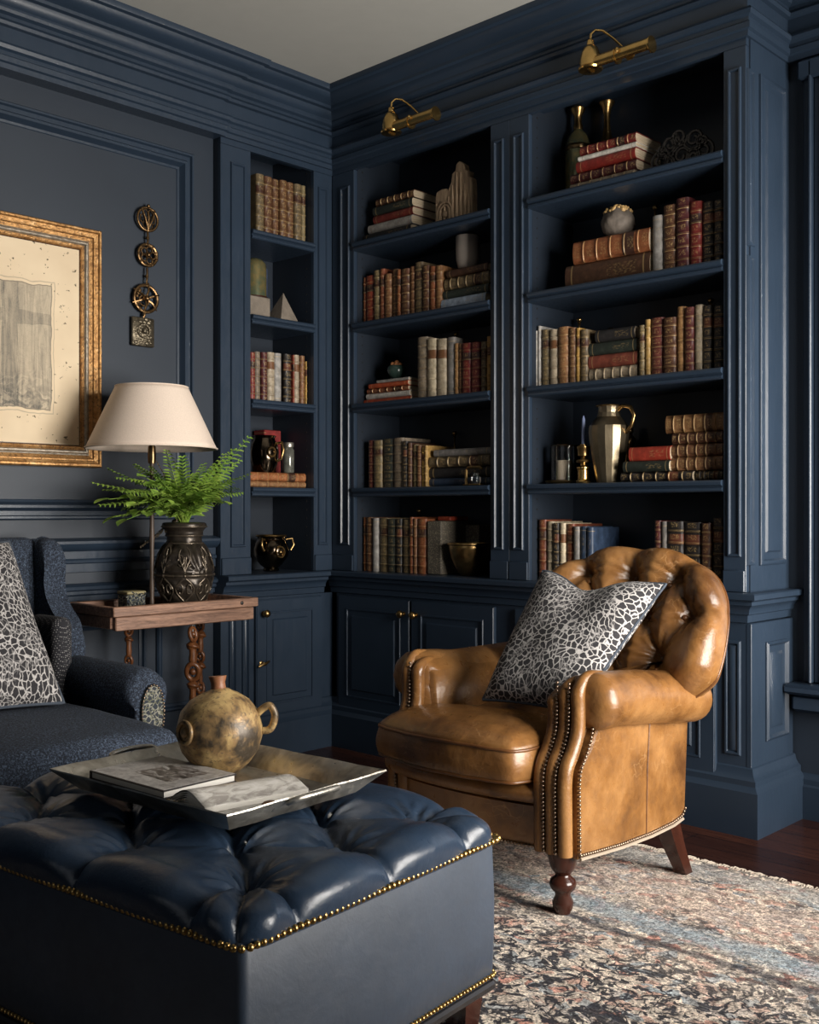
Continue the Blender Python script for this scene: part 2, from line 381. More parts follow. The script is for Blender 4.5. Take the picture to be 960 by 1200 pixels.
# vertical casing: profile swept upward (kept simple as ribs)
for i, (x0, x1, d) in enumerate([(2.135, 2.16, .030), (2.16, 2.172, .050), (2.172, 2.205, .026), (2.205, 2.217, .042), (2.217, 2.30, .022), (2.30, 2.345, .040)]):
    cs.box((x0, YB-d, WZ0), (x1, YB, WZ1+.16), .004)
    cs.box((WX1+2.34-x1, YB-d, WZ0), (WX1+2.34-x0, YB, WZ1+.16), .004)
cs.box((2.12, YB-.05, WZ1+.10), (WX1+.23, YB, WZ1+.17), .008)
bars = [((WX0, YB+.02, WZ0), (WX0+.05, YB+.07, WZ1)), ((WX1-.05, YB+.02, WZ0), (WX1, YB+.07, WZ1)), ((WX0, YB+.02, WZ0), (WX1, YB+.07, WZ0+.06)), ((WX0, YB+.02, WZ1-.06), (WX1, YB+.07, WZ1))]
for k in range(1, 3): bars.append(((WX0+(WX1-WX0)*k/3-.012, YB+.03, WZ0), (WX0+(WX1-WX0)*k/3+.012, YB+.06, WZ1)))
for k in range(1, 5): bars.append(((WX0, YB+.03, WZ0+(WZ1-WZ0)*k/5-.012), (WX1, YB+.06, WZ0+(WZ1-WZ0)*k/5+.012)))
for b in bars: cs.box(*b, c=.004)
w1 = struct('window_1', cs, M['paint'])
obj('pane', MB().box((WX0+.02, YB+.043, WZ0+.02), (WX1-.02, YB+.047, WZ1-.02)), M['pane'], w1)
sill = MB().sweep([(2.10, YB), (2.10, YB-.001)], [(0, 0), (0, .01)]) if False else MB()
sill.box((2.095, YB-.115, WZ0-.035), (WX1+.24, YB-.001, WZ0), .010).box((2.11, YB-.08, WZ0-.10), (WX1+.22, YB-.001, WZ0-.035), .012)
obj('window_sill', sill, M['paint'], w1)
cs = MB()
for a in (RY0, RY1-.06): cs.box((XR+.03, a, RZ0), (XR+.08, a+.06, RZ1), .004)
for a in (RZ0, RZ1-.06): cs.box((XR+.03, RY0, a), (XR+.08, RY1, a+.06), .004)
cs.box((XR+.03, (RY0+RY1)/2-.03, RZ0), (XR+.08, (RY0+RY1)/2+.03, RZ1), .004)
for k in (1, 2, 3): cs.box((XR+.04, RY0, RZ0+(RZ1-RZ0)*k/4-.012), (XR+.07, RY1, RZ0+(RZ1-RZ0)*k/4+.012))
w2 = struct('window_2', cs, M['paint'])
obj('pane', MB().box((XR+.053, RY0+.03, RZ0+.03), (XR+.057, RY1-.03, RZ1-.03)), M['pane'], w2)
# cornice: one mitred run over wall, bookcases and window wall
cr = [(-.10, FRZ), (.012, FRZ), (.014, FRZ+.018), (.024, FRZ+.022), (.026, FRZ+.040), (.018, FRZ+.046), (.018, FRZ+.060), (.030, FRZ+.066), (.036, FRZ+.078), (.030, FRZ+.088), (.010, FRZ+.092),
      (.010, FRZ+.150), (.024, FRZ+.154), (.030, FRZ+.164), (.024, FRZ+.174), (.018, FRZ+.178), (.018, FRZ+.190), (.034, FRZ+.196), (.040, FRZ+.206), (.040, FRZ+.214), (.052, FRZ+.222), (.060, FRZ+.236), (.062, FRZ+.246), (.078, FRZ+.250),
      (.080, FRZ+.262), (.092, FRZ+.268), (.112, FRZ+.276), (.126, FRZ+.288), (.130, FRZ+.298), (.146, FRZ+.302), (.150, FRZ+.312), (.150, H_CEIL+.001)]
path = [(.008, YF+.05), (.008, -.642), (0, -.642), (0, 0), (XE, 0), (XE, YB-.02), (XR-.05, YB-.02)]
m = MB().sweep(path, cr); m.smooth = 28; struct('trim_1', m, M['paint'])
# chair rail and wainscot rail on the panelled wall
cr2 = [(0, R(-.235)), (.016, R(-.232)), (.016, R(-.20)), (.024, R(-.196)), (.026, R(-.186)), (.018, R(-.18)), (.018, R(-.152)), (.03, R(-.148)), (.045, R(-.135)), (.052, R(-.122)), (.052, R(-.112)), (.034, R(-.106)), (0, R(-.100))]
m = MB().sweep([(XW, YF), (XW, -.642)], cr2); m.smooth = 28; struct('trim_2', m, M['paint'])
cr3 = [(0, R(-.345)), (.012, R(-.343)), (.012, R(-.325)), (.022, R(-.318)), (.022, R(-.306)), (.034, R(-.300)), (.036, R(-.288)), (.024, R(-.28)), (0, R(-.276))]
m = MB().sweep([(XW, YF), (XW, -.642)], cr3); m.smooth = 28; struct('trim_3', m, M['paint'])
# picture panel mouldings (upper) and wainscot panels (lower) on the left wall
mo = [(0, 0), (0, .014), (.006, .024), (.014, .024), (.018, .012), (.034, .012), (.038, .020), (.046, .034), (.056, .034), (.062, .020), (.068, .008), (.076, .004), (.078, 0)]
m = MB(); m.rings((XW, -3.40, R(-.03)), (0,1,0), (0,0,1), (1,0,0), 2.648, 1.535, mo, cap=False); m.smooth = 28
struct('trim_4', m, M['paint'])
mo2 = [(0, 0), (0, .010), (.006, .018), (.014, .018), (.020, .008), (.03, .004), (.032, 0)]
m = MB()
for y0, y1 in ((-3.3, -2.45), (-2.35, -1.50), (-1.38, -.98), (-.93, -.72)): m.rings((XW, y0, .26), (0,1,0), (0,0,1), (1,0,0), y1-y0, R(-.43)-.26, mo2, cap=False)
m.smooth = 28; struct('trim_5', m, M['paint'])
bb = [(0, 0), (.022, 0), (.022, .115), (.016, .122), (.016, .14), (.006, .155), (0, .16)]
m = MB().sweep([(XW, YF), (XW, -.642)], bb); m.smooth = 28; struct('baseboard_left', m, M['paint'])
m = MB().sweep([(XE+.03, YB), (XR, YB)], bb); m.smooth = 28; struct('baseboard_back', m, M['paint'])

# ================================================================== BOOKCASES
SH = [1.217, .845, .475, .090]     # centre heights of the shelves, relative to eye
ST = .040
shelf_prof = [(.30, -ST/2), (-.004, -ST/2), (-.010, -ST/2+.004), (-.010, -ST/2+.012), (-.004, -ST/2+.016), (-.004, -.002), (-.016, .003), (-.018, .012), (-.014, ST/2-.002), (-.008, ST/2), (.30, ST/2)]
pil = [(0, 0), (.0, .004), (.003, .009), (.008, .009), (.012, .0015), (.015, .0015)]
class Fr:      # local frame of a bookcase: s along the front, d into the recess, z up
    def __init__(f, kind): f.k = kind
    def p(f, s, d, z): return (s, d, z) if f.k == 'b' else (-d, s, z)
    def box(f, mb, a, b, c=0.0):
        A, B = f.p(*a), f.p(*b); return mb.box(tuple(map(min, A, B)), tuple(map(max, A, B)), c)
    def rings(f, mb, s, z, w, h, prof, d0=0, cap=True):
        if f.k == 'b': return mb.rings((s, d0, z), (1,0,0), (0,0,1), (0,-1,0), w, h, prof, cap)
        return mb.rings((-d0, s, z), (0,1,0), (0,0,1), (1,0,0), w, h, prof, cap)
def bookcase(kind, s0, s1, o0, o1, label, stiles, depth=.30):
    """s0..s1 outer, o0..o1 opening"""
    f = Fr(kind); zt, zb = OPEN_TOP, CTR
    loc = f.p((s0+s1)/2, .1, zb); T = thing('built_in_bookcase', label, 'bookcase', loc)
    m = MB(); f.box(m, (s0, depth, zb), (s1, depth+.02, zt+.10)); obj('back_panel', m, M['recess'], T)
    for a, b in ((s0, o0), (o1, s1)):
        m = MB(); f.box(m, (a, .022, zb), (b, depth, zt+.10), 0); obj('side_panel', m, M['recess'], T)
    m = MB(); f.box(m, (o0, .0, zt+.09), (o1, depth, zt+.11)); f.box(m, (s0, 0, zt), (s1, .02, zt+.10)); obj('head_rail', m, M['paint'], T)
    for (a, b), pans in zip(((s0, o0), (o1, s1)), stiles):
        m = MB(); f.box(m, (a, 0, zb), (b, .022, zt), .002)
        f.box(m, (a+(.012 if a == 0 else .002), -.010, zb), (b-.002, .0, zb+.075), .003)
        for (pa, pw) in pans: f.rings(m, pa, zb+.12, pw, zt-zb-.19, pil)
        obj('pilaster', m, M['paint'], T)
    for h in SH:
        m = MB()
        if kind == 'b': m.prism([(y, R(h)+z) for y, z in shelf_prof], 'x', o0+.001, o1-.001)
        else: m.prism([(-y, R(h)+z) for y, z in shelf_prof], 'y', o0+.001, o1-.001)
        m.smooth = 30; obj('shelf', m, M['paint'], T)
    # shelf-pin holes are small dark plugs in the side panels
    m = MB()
    for k in range(46):
        z = zb+.12+k*.04
        if any(abs(z-R(h)) < .03 for h in SH): continue
        for d in (.05,):
            f.box(m, (o0, d, z), (o0+.0012, d+.006, z+.006)); f.box(m, (o1-.0012, d, z), (o1, d+.006, z+.006))
    obj('shelf_pin_strip', m, M['iron'], T)
    return T
MIDX = 1.057
bookcase('b', .0, MIDX, .149, .958, 'wide dark navy built-in bookcase in the middle, adjoining the room corner', (((.060, .062),), ((.978, .052),)))
bookcase('b', MIDX, XE, 1.155, 1.987, 'dark navy built-in bookcase behind the tan armchair, at the end of the run', (((1.078, .052),), ((2.004, .05),)))
bookcase('l', -.64, 0, -.479, -.113, 'narrow navy built-in bookcase on the lamp side of the room corner', (((-.590, .080),), ((-.090, .058),)))
# end panel (faces the window)
E = thing('bookcase_end_panel', 'tall navy panelled end of the bookcase run facing the daylight', 'panel', (XE, .16, 0))
m = MB().box((XE+.0005, .024, CTR), (XE+.004, YB-.01, FRZ), 0)
m.rings((XE+.001, .004, CTR+.09), (0,1,0), (0,0,1), (1,0,0), .05, 1.05, [(0,0),(.004,.008),(.010,.008),(.014,.001),(.02,.006)])
m.rings((XE+.001, .004, CTR+1.17), (0,1,0), (0,0,1), (1,0,0), .05, .60, [(0,0),(.004,.008),(.010,.008),(.014,.001),(.02,.006)])
m.rings((XE+.004, .085, CTR+.09), (0,1,0), (0,0,1), (1,0,0), .20, 1.68, [(0,0),(.0,.008),(.006,.012),(.014,.012),(.02,.004),(.036,.003),(.042,.0035),(.048,.011),(.056,.012)])
obj('raised_panel', m, M['paint'], E)
# worktops
ctp = [(-.30, CTR-.012), (-.30, CTR), (.052, CTR), (.058, CTR-.004), (.058, CTR-.020), (.050, CTR-.024), (.040, CTR-.028), (.040, CTR-.040), (.030, CTR-.046), (.022, CTR-.058), (.020, CTR-.072), (.012, CTR-.076), (.010, CTR-.100), (.0, CTR-.104), (-.01, CTR-.104)]
m = MB().sweep([(0, -.641), (0, -.0592)], ctp, closed_prof=True); m.smooth = 28
tag(obj('worktop', m, M['paint']), 'navy worktop ledge under the narrow bookcase, with moulded edge', 'worktop')
ctp2 = [(-.30 if x == -.30 else x, z) for x, z in ctp]
m = MB()
m.sweep([(.001, 0), (XE, 0), (XE, YB-.005)], [(x if x > -.2 else -.012, z) for x, z in ctp], closed_prof=True)
m.box((.0, .010, CTR-.012), (XE-.01, .32, CTR)); m.smooth = 28
tag(obj('worktop', m, M['paint']), 'long navy worktop ledge under the two wide bookcases, with moulded edge', 'worktop')
# base cabinets
BZ1 = CTR-.104
plinth = [(0, 0), (.040, 0), (.040, .150), (.034, .156), (.026, .168), (.026, .186), (.018, .192), (.010, .205), (.006, .222), (0, .226)]
door_prof = [(0, 0), (.002, .0), (.004, .003), (.054, .003), (.056, .006), (.062, .006), (.066, -.008), (.072, -.010), (.080, -.010), (.092, .004), (.094, .006), (.104, .006)]
def knob(T, p, n, label=None):
    """small brass knob on a stem, pointing along n"""
    m = MB(); prof = [(.010, 0), (.010, .003), (.005, .005), (.005, .014), (.011, .017), (.016, .022), (.0175, .029), (.014, .036), (.006, .040), (0, .0405)]
    m.lathe(prof, n=14)
    q = Vector((0,0,1)).rotation_difference(Vector(n)).to_matrix().to_4x4()
    m.xf(Matrix.Translation(p) @ q); obj('knob', m, M['brass'], T, label)
def base_cabinet(kind, s0, s1, doors, label, posts=()):
    f = Fr(kind); T = thing('base_cabinet', label, 'cabinet', f.p((s0+s1)/2, .15, 0))
    m = MB(); f.box(m, (s0, .0, 0), (s1, .30, BZ1), 0)
    for a, w in posts: f.rings(m, a, .26, w, BZ1-.32, [(0,0),(.004,.008),(.010,.008),(.014,.001),(.02,.006)])
    obj('carcass', m, M['paint'], T)
    for (a, b, kn) in doors:
        z0, z1 = R(-.905), R(-.385)
        m = MB(); f.box(m, (a, -.015, z0), (b, -.0002, z1), .0015)
        f.rings(m, a+.001, z0+.001, b-a-.002, z1-z0-.002, door_prof, d0=-.0152)
        m.smooth = 28; d = obj('door', m, M['paint'], T)
        for ks, kz in kn: knob(d, f.p(ks, -.018, kz), f.p(0, -1, 0) if kind == 'b' else (1,0,0))
    return T
KZ = R(-.445)
base_cabinet('b', .032, MIDX, ((.060, .518, ((.485, KZ),)), (.526, .990, ((.560, KZ),))), 'navy two-door base cabinet below the middle bookcase, beside the room corner', posts=())
base_cabinet('b', MIDX, XE, ((1.095, 1.525, ((1.495, KZ),)), (1.533, 1.965, ((1.565, KZ),))), 'navy two-door base cabinet behind the tan armchair', posts=((1.992, .06),))
T = base_cabinet('l', -.64, .0, ((-.462, -.078, ((-.425, KZ),)),), 'navy single-door base cabinet below the narrow bookcase', posts=((-.60, .045), (-.53, .045)))
# lever latch on the single door
dr = [o for o in T.children if o.name.startswith('door')][0]
y0, _ = on_x(306, .015); zl = hgt(779, 4.72)
m = MB().lathe([(.012, 0), (.012, .004), (.006, .006), (.006, .02), (.009, .024), (0, .027)], n=12); m.xf(Matrix.Translation((.016, y0, zl)) @ Matrix.Rotation(PI/2, 4, 'Y'))
m.tube([(.036, y0-.03, zl-.010), (.040, y0-.012, zl-.002), (.040, y0+.008, zl+.002), (.036, y0+.030, zl+.010)], [.005, .0065, .0065, .004], 8)
obj('latch', m, M['brass'], dr)
# end of the base run: panelled return towards the window
E = thing('cabinet_end_panel', 'navy panelled end of the base cabinets facing the daylight', 'panel', (XE, .16, 0))
m = MB().box((XE+.001, -.001, .10), (XE+.02, YB-.01, BZ1), .002)
m.rings((XE+.02, .10, .30), (0,1,0), (0,0,1), (1,0,0), .17, BZ1-.37, [(0,0),(.0,.006),(.008,.012),(.014,.004),(.022,-.006),(.034,-.006),(.040,.002),(.052,.008)])
obj('raised_panel', m, M['paint'], E)
m = MB().sweep([(0, -.66), (0, 0)], plinth); m.smooth = 28; struct('baseboard_1', m, M['paint'])
m = MB().sweep([(0, 0), (XE+.02, 0), (XE+.02, YB-.005)], plinth); m.smooth = 28; struct('baseboard_2', m, M['paint'])

# ================================================================== PICTURE LIGHTS
def picture_light(pxa, pxb, py, label):
    X0, d0 = on_y(pxa, -.10); X1, d1 = on_y(pxb, -.10); zc = hgt(py, (d0+d1)/2)
    T = thing('picture_light', label, 'picture light', ((X0+X1)/2, 0, zc), group='brass picture lights')
    L = X1-X0
    m = MB().lathe([(.030, 0), (.030, .006), (.022, .010), (.010, .014), (.0, .016)], n=20); m.xf(Matrix.Translation((X0+L*.52, -.008, zc+.02)) @ Matrix.Rotation(PI/2, 4, 'X')); obj('wall_plate', m, M['bright_brass'], T)
    # half-open trough shade
    nu, nv = 24, 14; P = np.zeros((nu, nv, 3)); r = .026
    for i in range(nu):
        for j in range(nv):
            a = math.radians(-60 + 240*j/(nv-1)); x = X0+.035+(L-.035)*i/(nu-1)
            P[i, j] = (x, -.10-r*math.cos(a), zc-.012+r*math.sin(a))
    m = MB().grid(P)
    o = obj('trough_shade', m, M['bright_brass'], T); sm = o.modifiers.new('thick', 'SOLIDIFY'); sm.thickness = .003
    for x, nm_ in ((X0+.035, 'end_cap'), (X1-.004, 'end_cap'), (X0+L*.5, 'centre_band')):
        m = MB().lathe([(0, 0), (.029, .0), (.0295, .003), (.029, .006), (0, .006)], n=20, axis='x', c=(x, -.10, zc-.012))
        obj(nm_, m, M['bright_brass'], T)
    m = MB().lathe([(.043, -.052), (.046, -.046), (.040, -.040), (.039, -.014), (.035, .008), (.026, .030), (.014, .040), (.013, .056), (.008, .062), (0, .064)], n=24, c=(X0+.034, -.10, zc+.020)); obj('bell_cap', m, M['bright_brass'], T)
    c = Vector((X0+.034, -.10, zc+.080))
    m = MB().tube([c, c+Vector((.002, .0, .02)), c+Vector((.012, .012, .036)), c+Vector((.03, .035, .036)), c+Vector((.055, .065, .01)), Vector((X0+L*.52, -.02, zc+.02))], .0042, 8); obj('arm', m, M['bright_brass'], T)
    m = MB().lathe([(0, 0), (.008, .002), (.012, .008), (.008, .014), (0, .016)], n=12, axis='x', c=(X0+L*.55, -.126, zc-.004)); obj('switch_knob', m, M['bright_brass'], T)
picture_light(452, 511, 140, 'brass picture light on the cornice above the middle bookcase')
picture_light(683, 764, 62, 'brass picture light on the cornice above the bookcase behind the armchair')

# ================================================================== PICTURE ON THE WALL
t = NT('parchment_print'); gy = t.new('ShaderNodeSeparateXYZ'); t.l.new(t.tc.outputs['Generated'], gy.inputs[0]); U, V = gy.outputs[1], gy.outputs[2]
v = t.map('Generated', scale=(1, .75, .95))
wn = t.math('MULTIPLY', t.math('SUBTRACT', t.noise(v, 6, 3), .5), .05)
U2 = t.math('ADD', U, wn); V2 = t.math('ADD', V, wn)
def box_d(cu, cv, hu, hv):     # signed distance-like value of a rectangle
    return t.math('MAXIMUM', t.math('SUBTRACT', t.math('ABSOLUTE', t.math('SUBTRACT', U2, cu)), hu), t.math('SUBTRACT', t.math('ABSOLUTE', t.math('SUBTRACT', V2, cv)), hv))
d1 = box_d(.48, .48, .33, .305)
inside = t.ramp(d1, [(0.0, 1.0), (.004, 0.0)])
line1 = t.ramp(t.math('ABSOLUTE', t.math('ADD', d1, -.004)), [(.0, 1.0), (.004, 0.0)])
line2 = t.ramp(t.math('ABSOLUTE', t.math('ADD', d1, -.022)), [(.0, .6), (.003, 0.0)])
streak = t.noise(t.map('Generated', scale=(1, 16, 1.6), rot=(0, 0, 0)), 2.0, 6, .65, 1.2)
scrib = t.noise(t.warp(v, .25, 5), 12, 6, .7, 2.5)
post = t.math('LESS_THAN', t.math('ABSOLUTE', t.math('SUBTRACT', U2, .56)), .05)
bar = t.math('LESS_THAN', t.math('ABSOLUTE', t.math('SUBTRACT', V2, .62)), .03)
low = t.ramp(V2, [(.17, 1.0), (.40, .0)])
dark = t.math('ADD', t.math('MULTIPLY', t.ramp(streak, [(.38, 0.0), (.68, 1.0)]), .55), t.math('MULTIPLY', t.math('MAXIMUM', post, bar), .28))
dark = t.math('ADD', dark, t.math('MULTIPLY', t.math('MULTIPLY', low, t.ramp(scrib, [(.42, 0.0), (.60, 1.0)])), .75))
scl = t.ramp(t.math('ABSOLUTE', t.math('SUBTRACT', scrib, .5)), [(0.0, .8), (.018, 0.0)])
dark = t.math('ADD', dark, t.math('MULTIPLY', scl, .35), None, True)
base = t.ramp(t.noise(v, 4, 3), [(.3, (.70, .55, .37)), (.7, (.80, .65, .45))])
wash = t.mix(t.math('MULTIPLY', inside, .55), base, (.40, .35, .27))
col = t.mix(t.math('MULTIPLY', dark, inside), wash, (.13, .12, .10))
col = t.mix(line1, col, (.12, .11, .09)); col = t.mix(line2, col, (.22, .19, .15))
fl = t.vor(t.map('Generated', scale=(1, .8, 1), vec=t.warp(v, .05, 40)), 38, 'F1'); flm = t.math('MULTIPLY', t.ramp(fl, [(.14, 1.0), (.22, 0.0)]), t.ramp(t.noise(v, 16, 2), [(.42, 0.0), (.50, 1.0)]))
flm = t.math('MULTIPLY', flm, t.math('SUBTRACT', 1.0, inside))
col = t.mix(flm, col, (.10, .075, .04))
M['print'] = t.fin(col, .75)
PY1, dd = on_x(117, -.028); PZ1 = R(1.094); PZ0 = R(.172); PY0 = PY1-.80
T = thing('framed_print', 'large antique gilt-framed print of a faded grey drawing on the panelled wall', 'picture', (XW+.005, (PY0+PY1)/2, (PZ0+PZ1)/2))
pf = [(0, 0), (0, .030), (.005, .037), (.012, .037), (.016, .030), (.026, .026), (.031, .026), (.034, .019), (.046, .014), (.052, .016), (.056, .022), (.061, .022), (.066, .014), (.074, .010), (.079, .012), (.083, .006), (.088, .004)]
m = MB().rings((XW+.006, PY0, PZ0), (0,1,0), (0,0,1), (1,0,0), PY1-PY0, PZ1-PZ0, pf[:9], cap=False); m.smooth = 20; obj('frame', m, M['gilt'], T)
m = MB().rings((XW+.006, PY0, PZ0), (0,1,0), (0,0,1), (1,0,0), PY1-PY0, PZ1-PZ0, pf[8:13], cap=False); m.smooth = 20; obj('silver_moulding', m, M['gilt_silver'], T, 'rubbed silvery inner moulding')
m = MB().rings((XW+.006, PY0, PZ0), (0,1,0), (0,0,1), (1,0,0), PY1-PY0, PZ1-PZ0, pf[12:], cap=False); m.smooth = 20; obj('sight_edge', m, M['gilt'], T)
m = MB().rings((XW+.002, PY0+.004, PZ0+.004), (0,1,0), (0,0,1), (1,0,0), PY1-PY0-.008, PZ1-PZ0-.008, [(0, 0), (0, .012)]); obj('backing', m, M['mahogany'], T)
m = MB(); m.box((XW+.0105, PY0+.085, PZ0+.085), (XW+.0145, PY1-.085, PZ1-.085)); obj('print_sheet', m, M['print'], T)

# ================================================================== METAL WALL ORNAMENT
def wp(px, py, off=.02):
    y, d = on_x(px, XW+off); return Vector((XW+off, y, hgt(py, d)))
c1, c2, c3, c4 = wp(173, 257), wp(173, 299), wp(171, 350), wp(168, 388)
T = thing('wall_ornament', 'bronze ornament of three linked openwork rings above a relief plaque, hung beside the gilt-framed print', 'wall ornament', tuple(wp(171, 325, 0)))
rr = .047
m = MB(); m.ring(c1, rr, .0055); m.smooth = 60
for a in range(0, 360, 60): m.ring(c1+Vector((0, math.cos(math.radians(a))*.024, math.sin(math.radians(a))*.024)), .017, .0025, 14, 6, sc=(1, .6))
m.tube([c1+Vector((.004, 0, .03)), c1+Vector((.010, 0, 0)), c1+Vector((.004, 0, -.05))], .005, 6)
for s in (-1, 1): m.tube([c1+Vector((.004, s*.03, .04)), c1+Vector((.012, s*.018, .0)), c1+Vector((.004, 0, -.04))], .0045, 6)
m.ball(c1+Vector((.006, 0, .052)), .008)
obj('openwork_ring', m, M['bronze'], T)
m = MB(); m.ring(c2, .043, .0065)
for a in range(0, 360, 72): m.ring(c2+Vector((.002, math.cos(math.radians(a))*.022, math.sin(math.radians(a))*.022)), .014, .004, 14, 6)
m.ball(c2+Vector((.006, 0, 0)), .010)
for a in range(20, 380, 40): m.ball(c2+Vector((.004, math.cos(math.radians(a))*.043, math.sin(math.radians(a))*.043)), .0065, 6)
obj('openwork_ring', m, M['bronze'], T)
m = MB(); m.ring(c3, .054, .007, 32)
for a in (20, 80, 150, 200, 260, 320):
    d = Vector((0, math.cos(math.radians(a)), math.sin(math.radians(a)))); m.tube([c3, c3+d*.03+Vector((.012, 0, 0)), c3+d*.066], [.006, .005, .003], 6)
m.ring(c3+Vector((.004, -.012, -.01)), .022, .004, 16, 6); m.ball(c3+Vector((.008, 0, 0)), .012)
for k in range(7): m.ball(c3+Vector((.003, -.03-.006*(k % 3), .03-.012*k)), .008, 6)
obj('openwork_ring', m, M['bronze'], T)
m = MB(); m.box((XW+.006, c4.y-.052, c4.z-.062), (XW+.022, c4.y+.052, c4.z+.055), .004)
for k in range(46):
    a, b = random.uniform(-.045, .045), random.uniform(-.054, .048); m.ball((XW+.022, c4.y+a, c4.z+b), random.uniform(.004, .010), 6, (.6, 1, 1))
m.ring((XW+.025, c4.y, c4.z), .026, .004, 20, 6); m.ball((XW+.026, c4.y, c4.z), .012)
m.smooth = 60
pm = plain('relief_plaque_metal', (.24, .20, .14), .42, .85, var=.6, nscale=50, bump=.7, bscale=110)
obj('plaque', m, pm, T, 'square relief plaque')
for a, b in ((c1, c2), (c2, c3), (c3, c4)):
    m = MB()
    u = (b-a).normalized(); p, q = a+u*.052, b-u*(.045 if b is c2 else .056 if b is c3 else .05)
    if b is c4: p = a+u*.058; q = b+Vector((0, 0, .055))
    m.tube([p, (p+q)/2+Vector((.004, 0, 0)), q], .0045, 6); m.ball((p+q)/2, .008, 8); obj('link', m, M['bronze'], T)
# ================================================================== BOOKS
def book_mat(name, col, gilt=.6, lab=None, rough=.5, bands=True, scuff=.35, text=.5):
    t = NT('cover_' + name); g = t.new('ShaderNodeSeparateXYZ'); t.l.new(t.tc.outputs['Generated'], g.inputs[0]); gx, gy, gz = g.outputs
    oi = t.new('ShaderNodeObjectInfo'); rnd = oi.outputs['Random']
    off = t.new('ShaderNodeCombineXYZ'); t.put(off.inputs[0], t.math('MULTIPLY', rnd, 37.0)); t.put(off.inputs[2], t.math('MULTIPLY', rnd, 91.0))
    ad = t.new('ShaderNodeVectorMath', operation='ADD'); t.l.new(t.tc.outputs['Object'], ad.inputs[0]); t.l.new(off.outputs[0], ad.inputs[1]); v = ad.outputs[0]
    n = t.noise(v, 35, 4, .65); nf = t.noise(v, 150, 3, .7)
    c = t.mix(t.ramp(n, [(.3, 0.0), (.75, 1.0)]), tuple(x*.55 for x in col), tuple(min(1, x*1.35) for x in col))
    c = t.mix(t.math('MULTIPLY', t.ramp(n, [(.55, 0.0), (.75, 1.0)]), scuff), c, tuple(min(1, x*1.7+.03) for x in col))
    hs = t.new('ShaderNodeHueSaturation'); t.put(hs.inputs['Value'], t.math('ADD', .55, t.math('MULTIPLY', rnd, .6))); t.put(hs.inputs['Hue'], t.math('ADD', .49, t.math('MULTIPLY', rnd, .02))); t.l.new(c, hs.inputs['Color']); c = hs.outputs[0]
    spine = t.math('LESS_THAN', gy, .10)
    if lab is not None:
        z0 = .66; lm = t.math('MULTIPLY', t.math('GREATER_THAN', gz, z0), t.math('LESS_THAN', gz, z0+.15)); c = t.mix(t.math('MULTIPLY', lm, spine), c, lab)
    m = None
    if bands:
        f = t.math('ABSOLUTE', t.math('SUBTRACT', t.math('FRACT', t.math('ADD', t.math('DIVIDE', t.math('SUBTRACT', gz, .14), .18), .5)), .5))
        m = t.ramp(t.math('ABSOLUTE', t.math('SUBTRACT', f, .055)), [(0.0, 1.0), (.030, 0.0)])
        orn = t.math('MULTIPLY', t.math('MULTIPLY', t.ramp(f, [(.26, 0.0), (.32, 1.0)]), t.ramp(t.math('ABSOLUTE', t.math('SUBTRACT', gx, .5)), [(.26, 1.0), (.30, 0.0)])), t.ramp(nf, [(.50, 0.0), (.56, text)]))
        m = t.math('MAXIMUM', m, orn)
    else:
        l1 = t.math('MAXIMUM', t.math('LESS_THAN', t.math('ABSOLUTE', t.math('SUBTRACT', gz, .93)), .008), t.math('LESS_THAN', t.math('ABSOLUTE', t.math('SUBTRACT', gz, .08)), .008))
        blk = t.math('MULTIPLY', t.math('LESS_THAN', t.math('ABSOLUTE', t.math('SUBTRACT', gz, .68)), .17), t.math('LESS_THAN', t.math('ABSOLUTE', t.math('SUBTRACT', gx, .5)), .24))
        m = t.math('MAXIMUM', l1, t.math('MULTIPLY', blk, t.ramp(t.noise(t.map('Object', scale=(1, 1, .5), vec=v), 170, 2), [(.52, 0.0), (.58, text)])))
    m = t.math('MULTIPLY', t.math('MULTIPLY', m, spine), t.math('MULTIPLY', t.ramp(n, [(.3, 1.0), (.75, .35)]), gilt))
    gold = (.62, .43, .19) if col[0] < .5 else (.28, .14, .06)
    return t.fin(t.mix(m, c, gold), t.math('SUBTRACT', rough, t.math('MULTIPLY', m, .15)), t.math('MULTIPLY', m, .35), t.bump(nf, .25, .002))
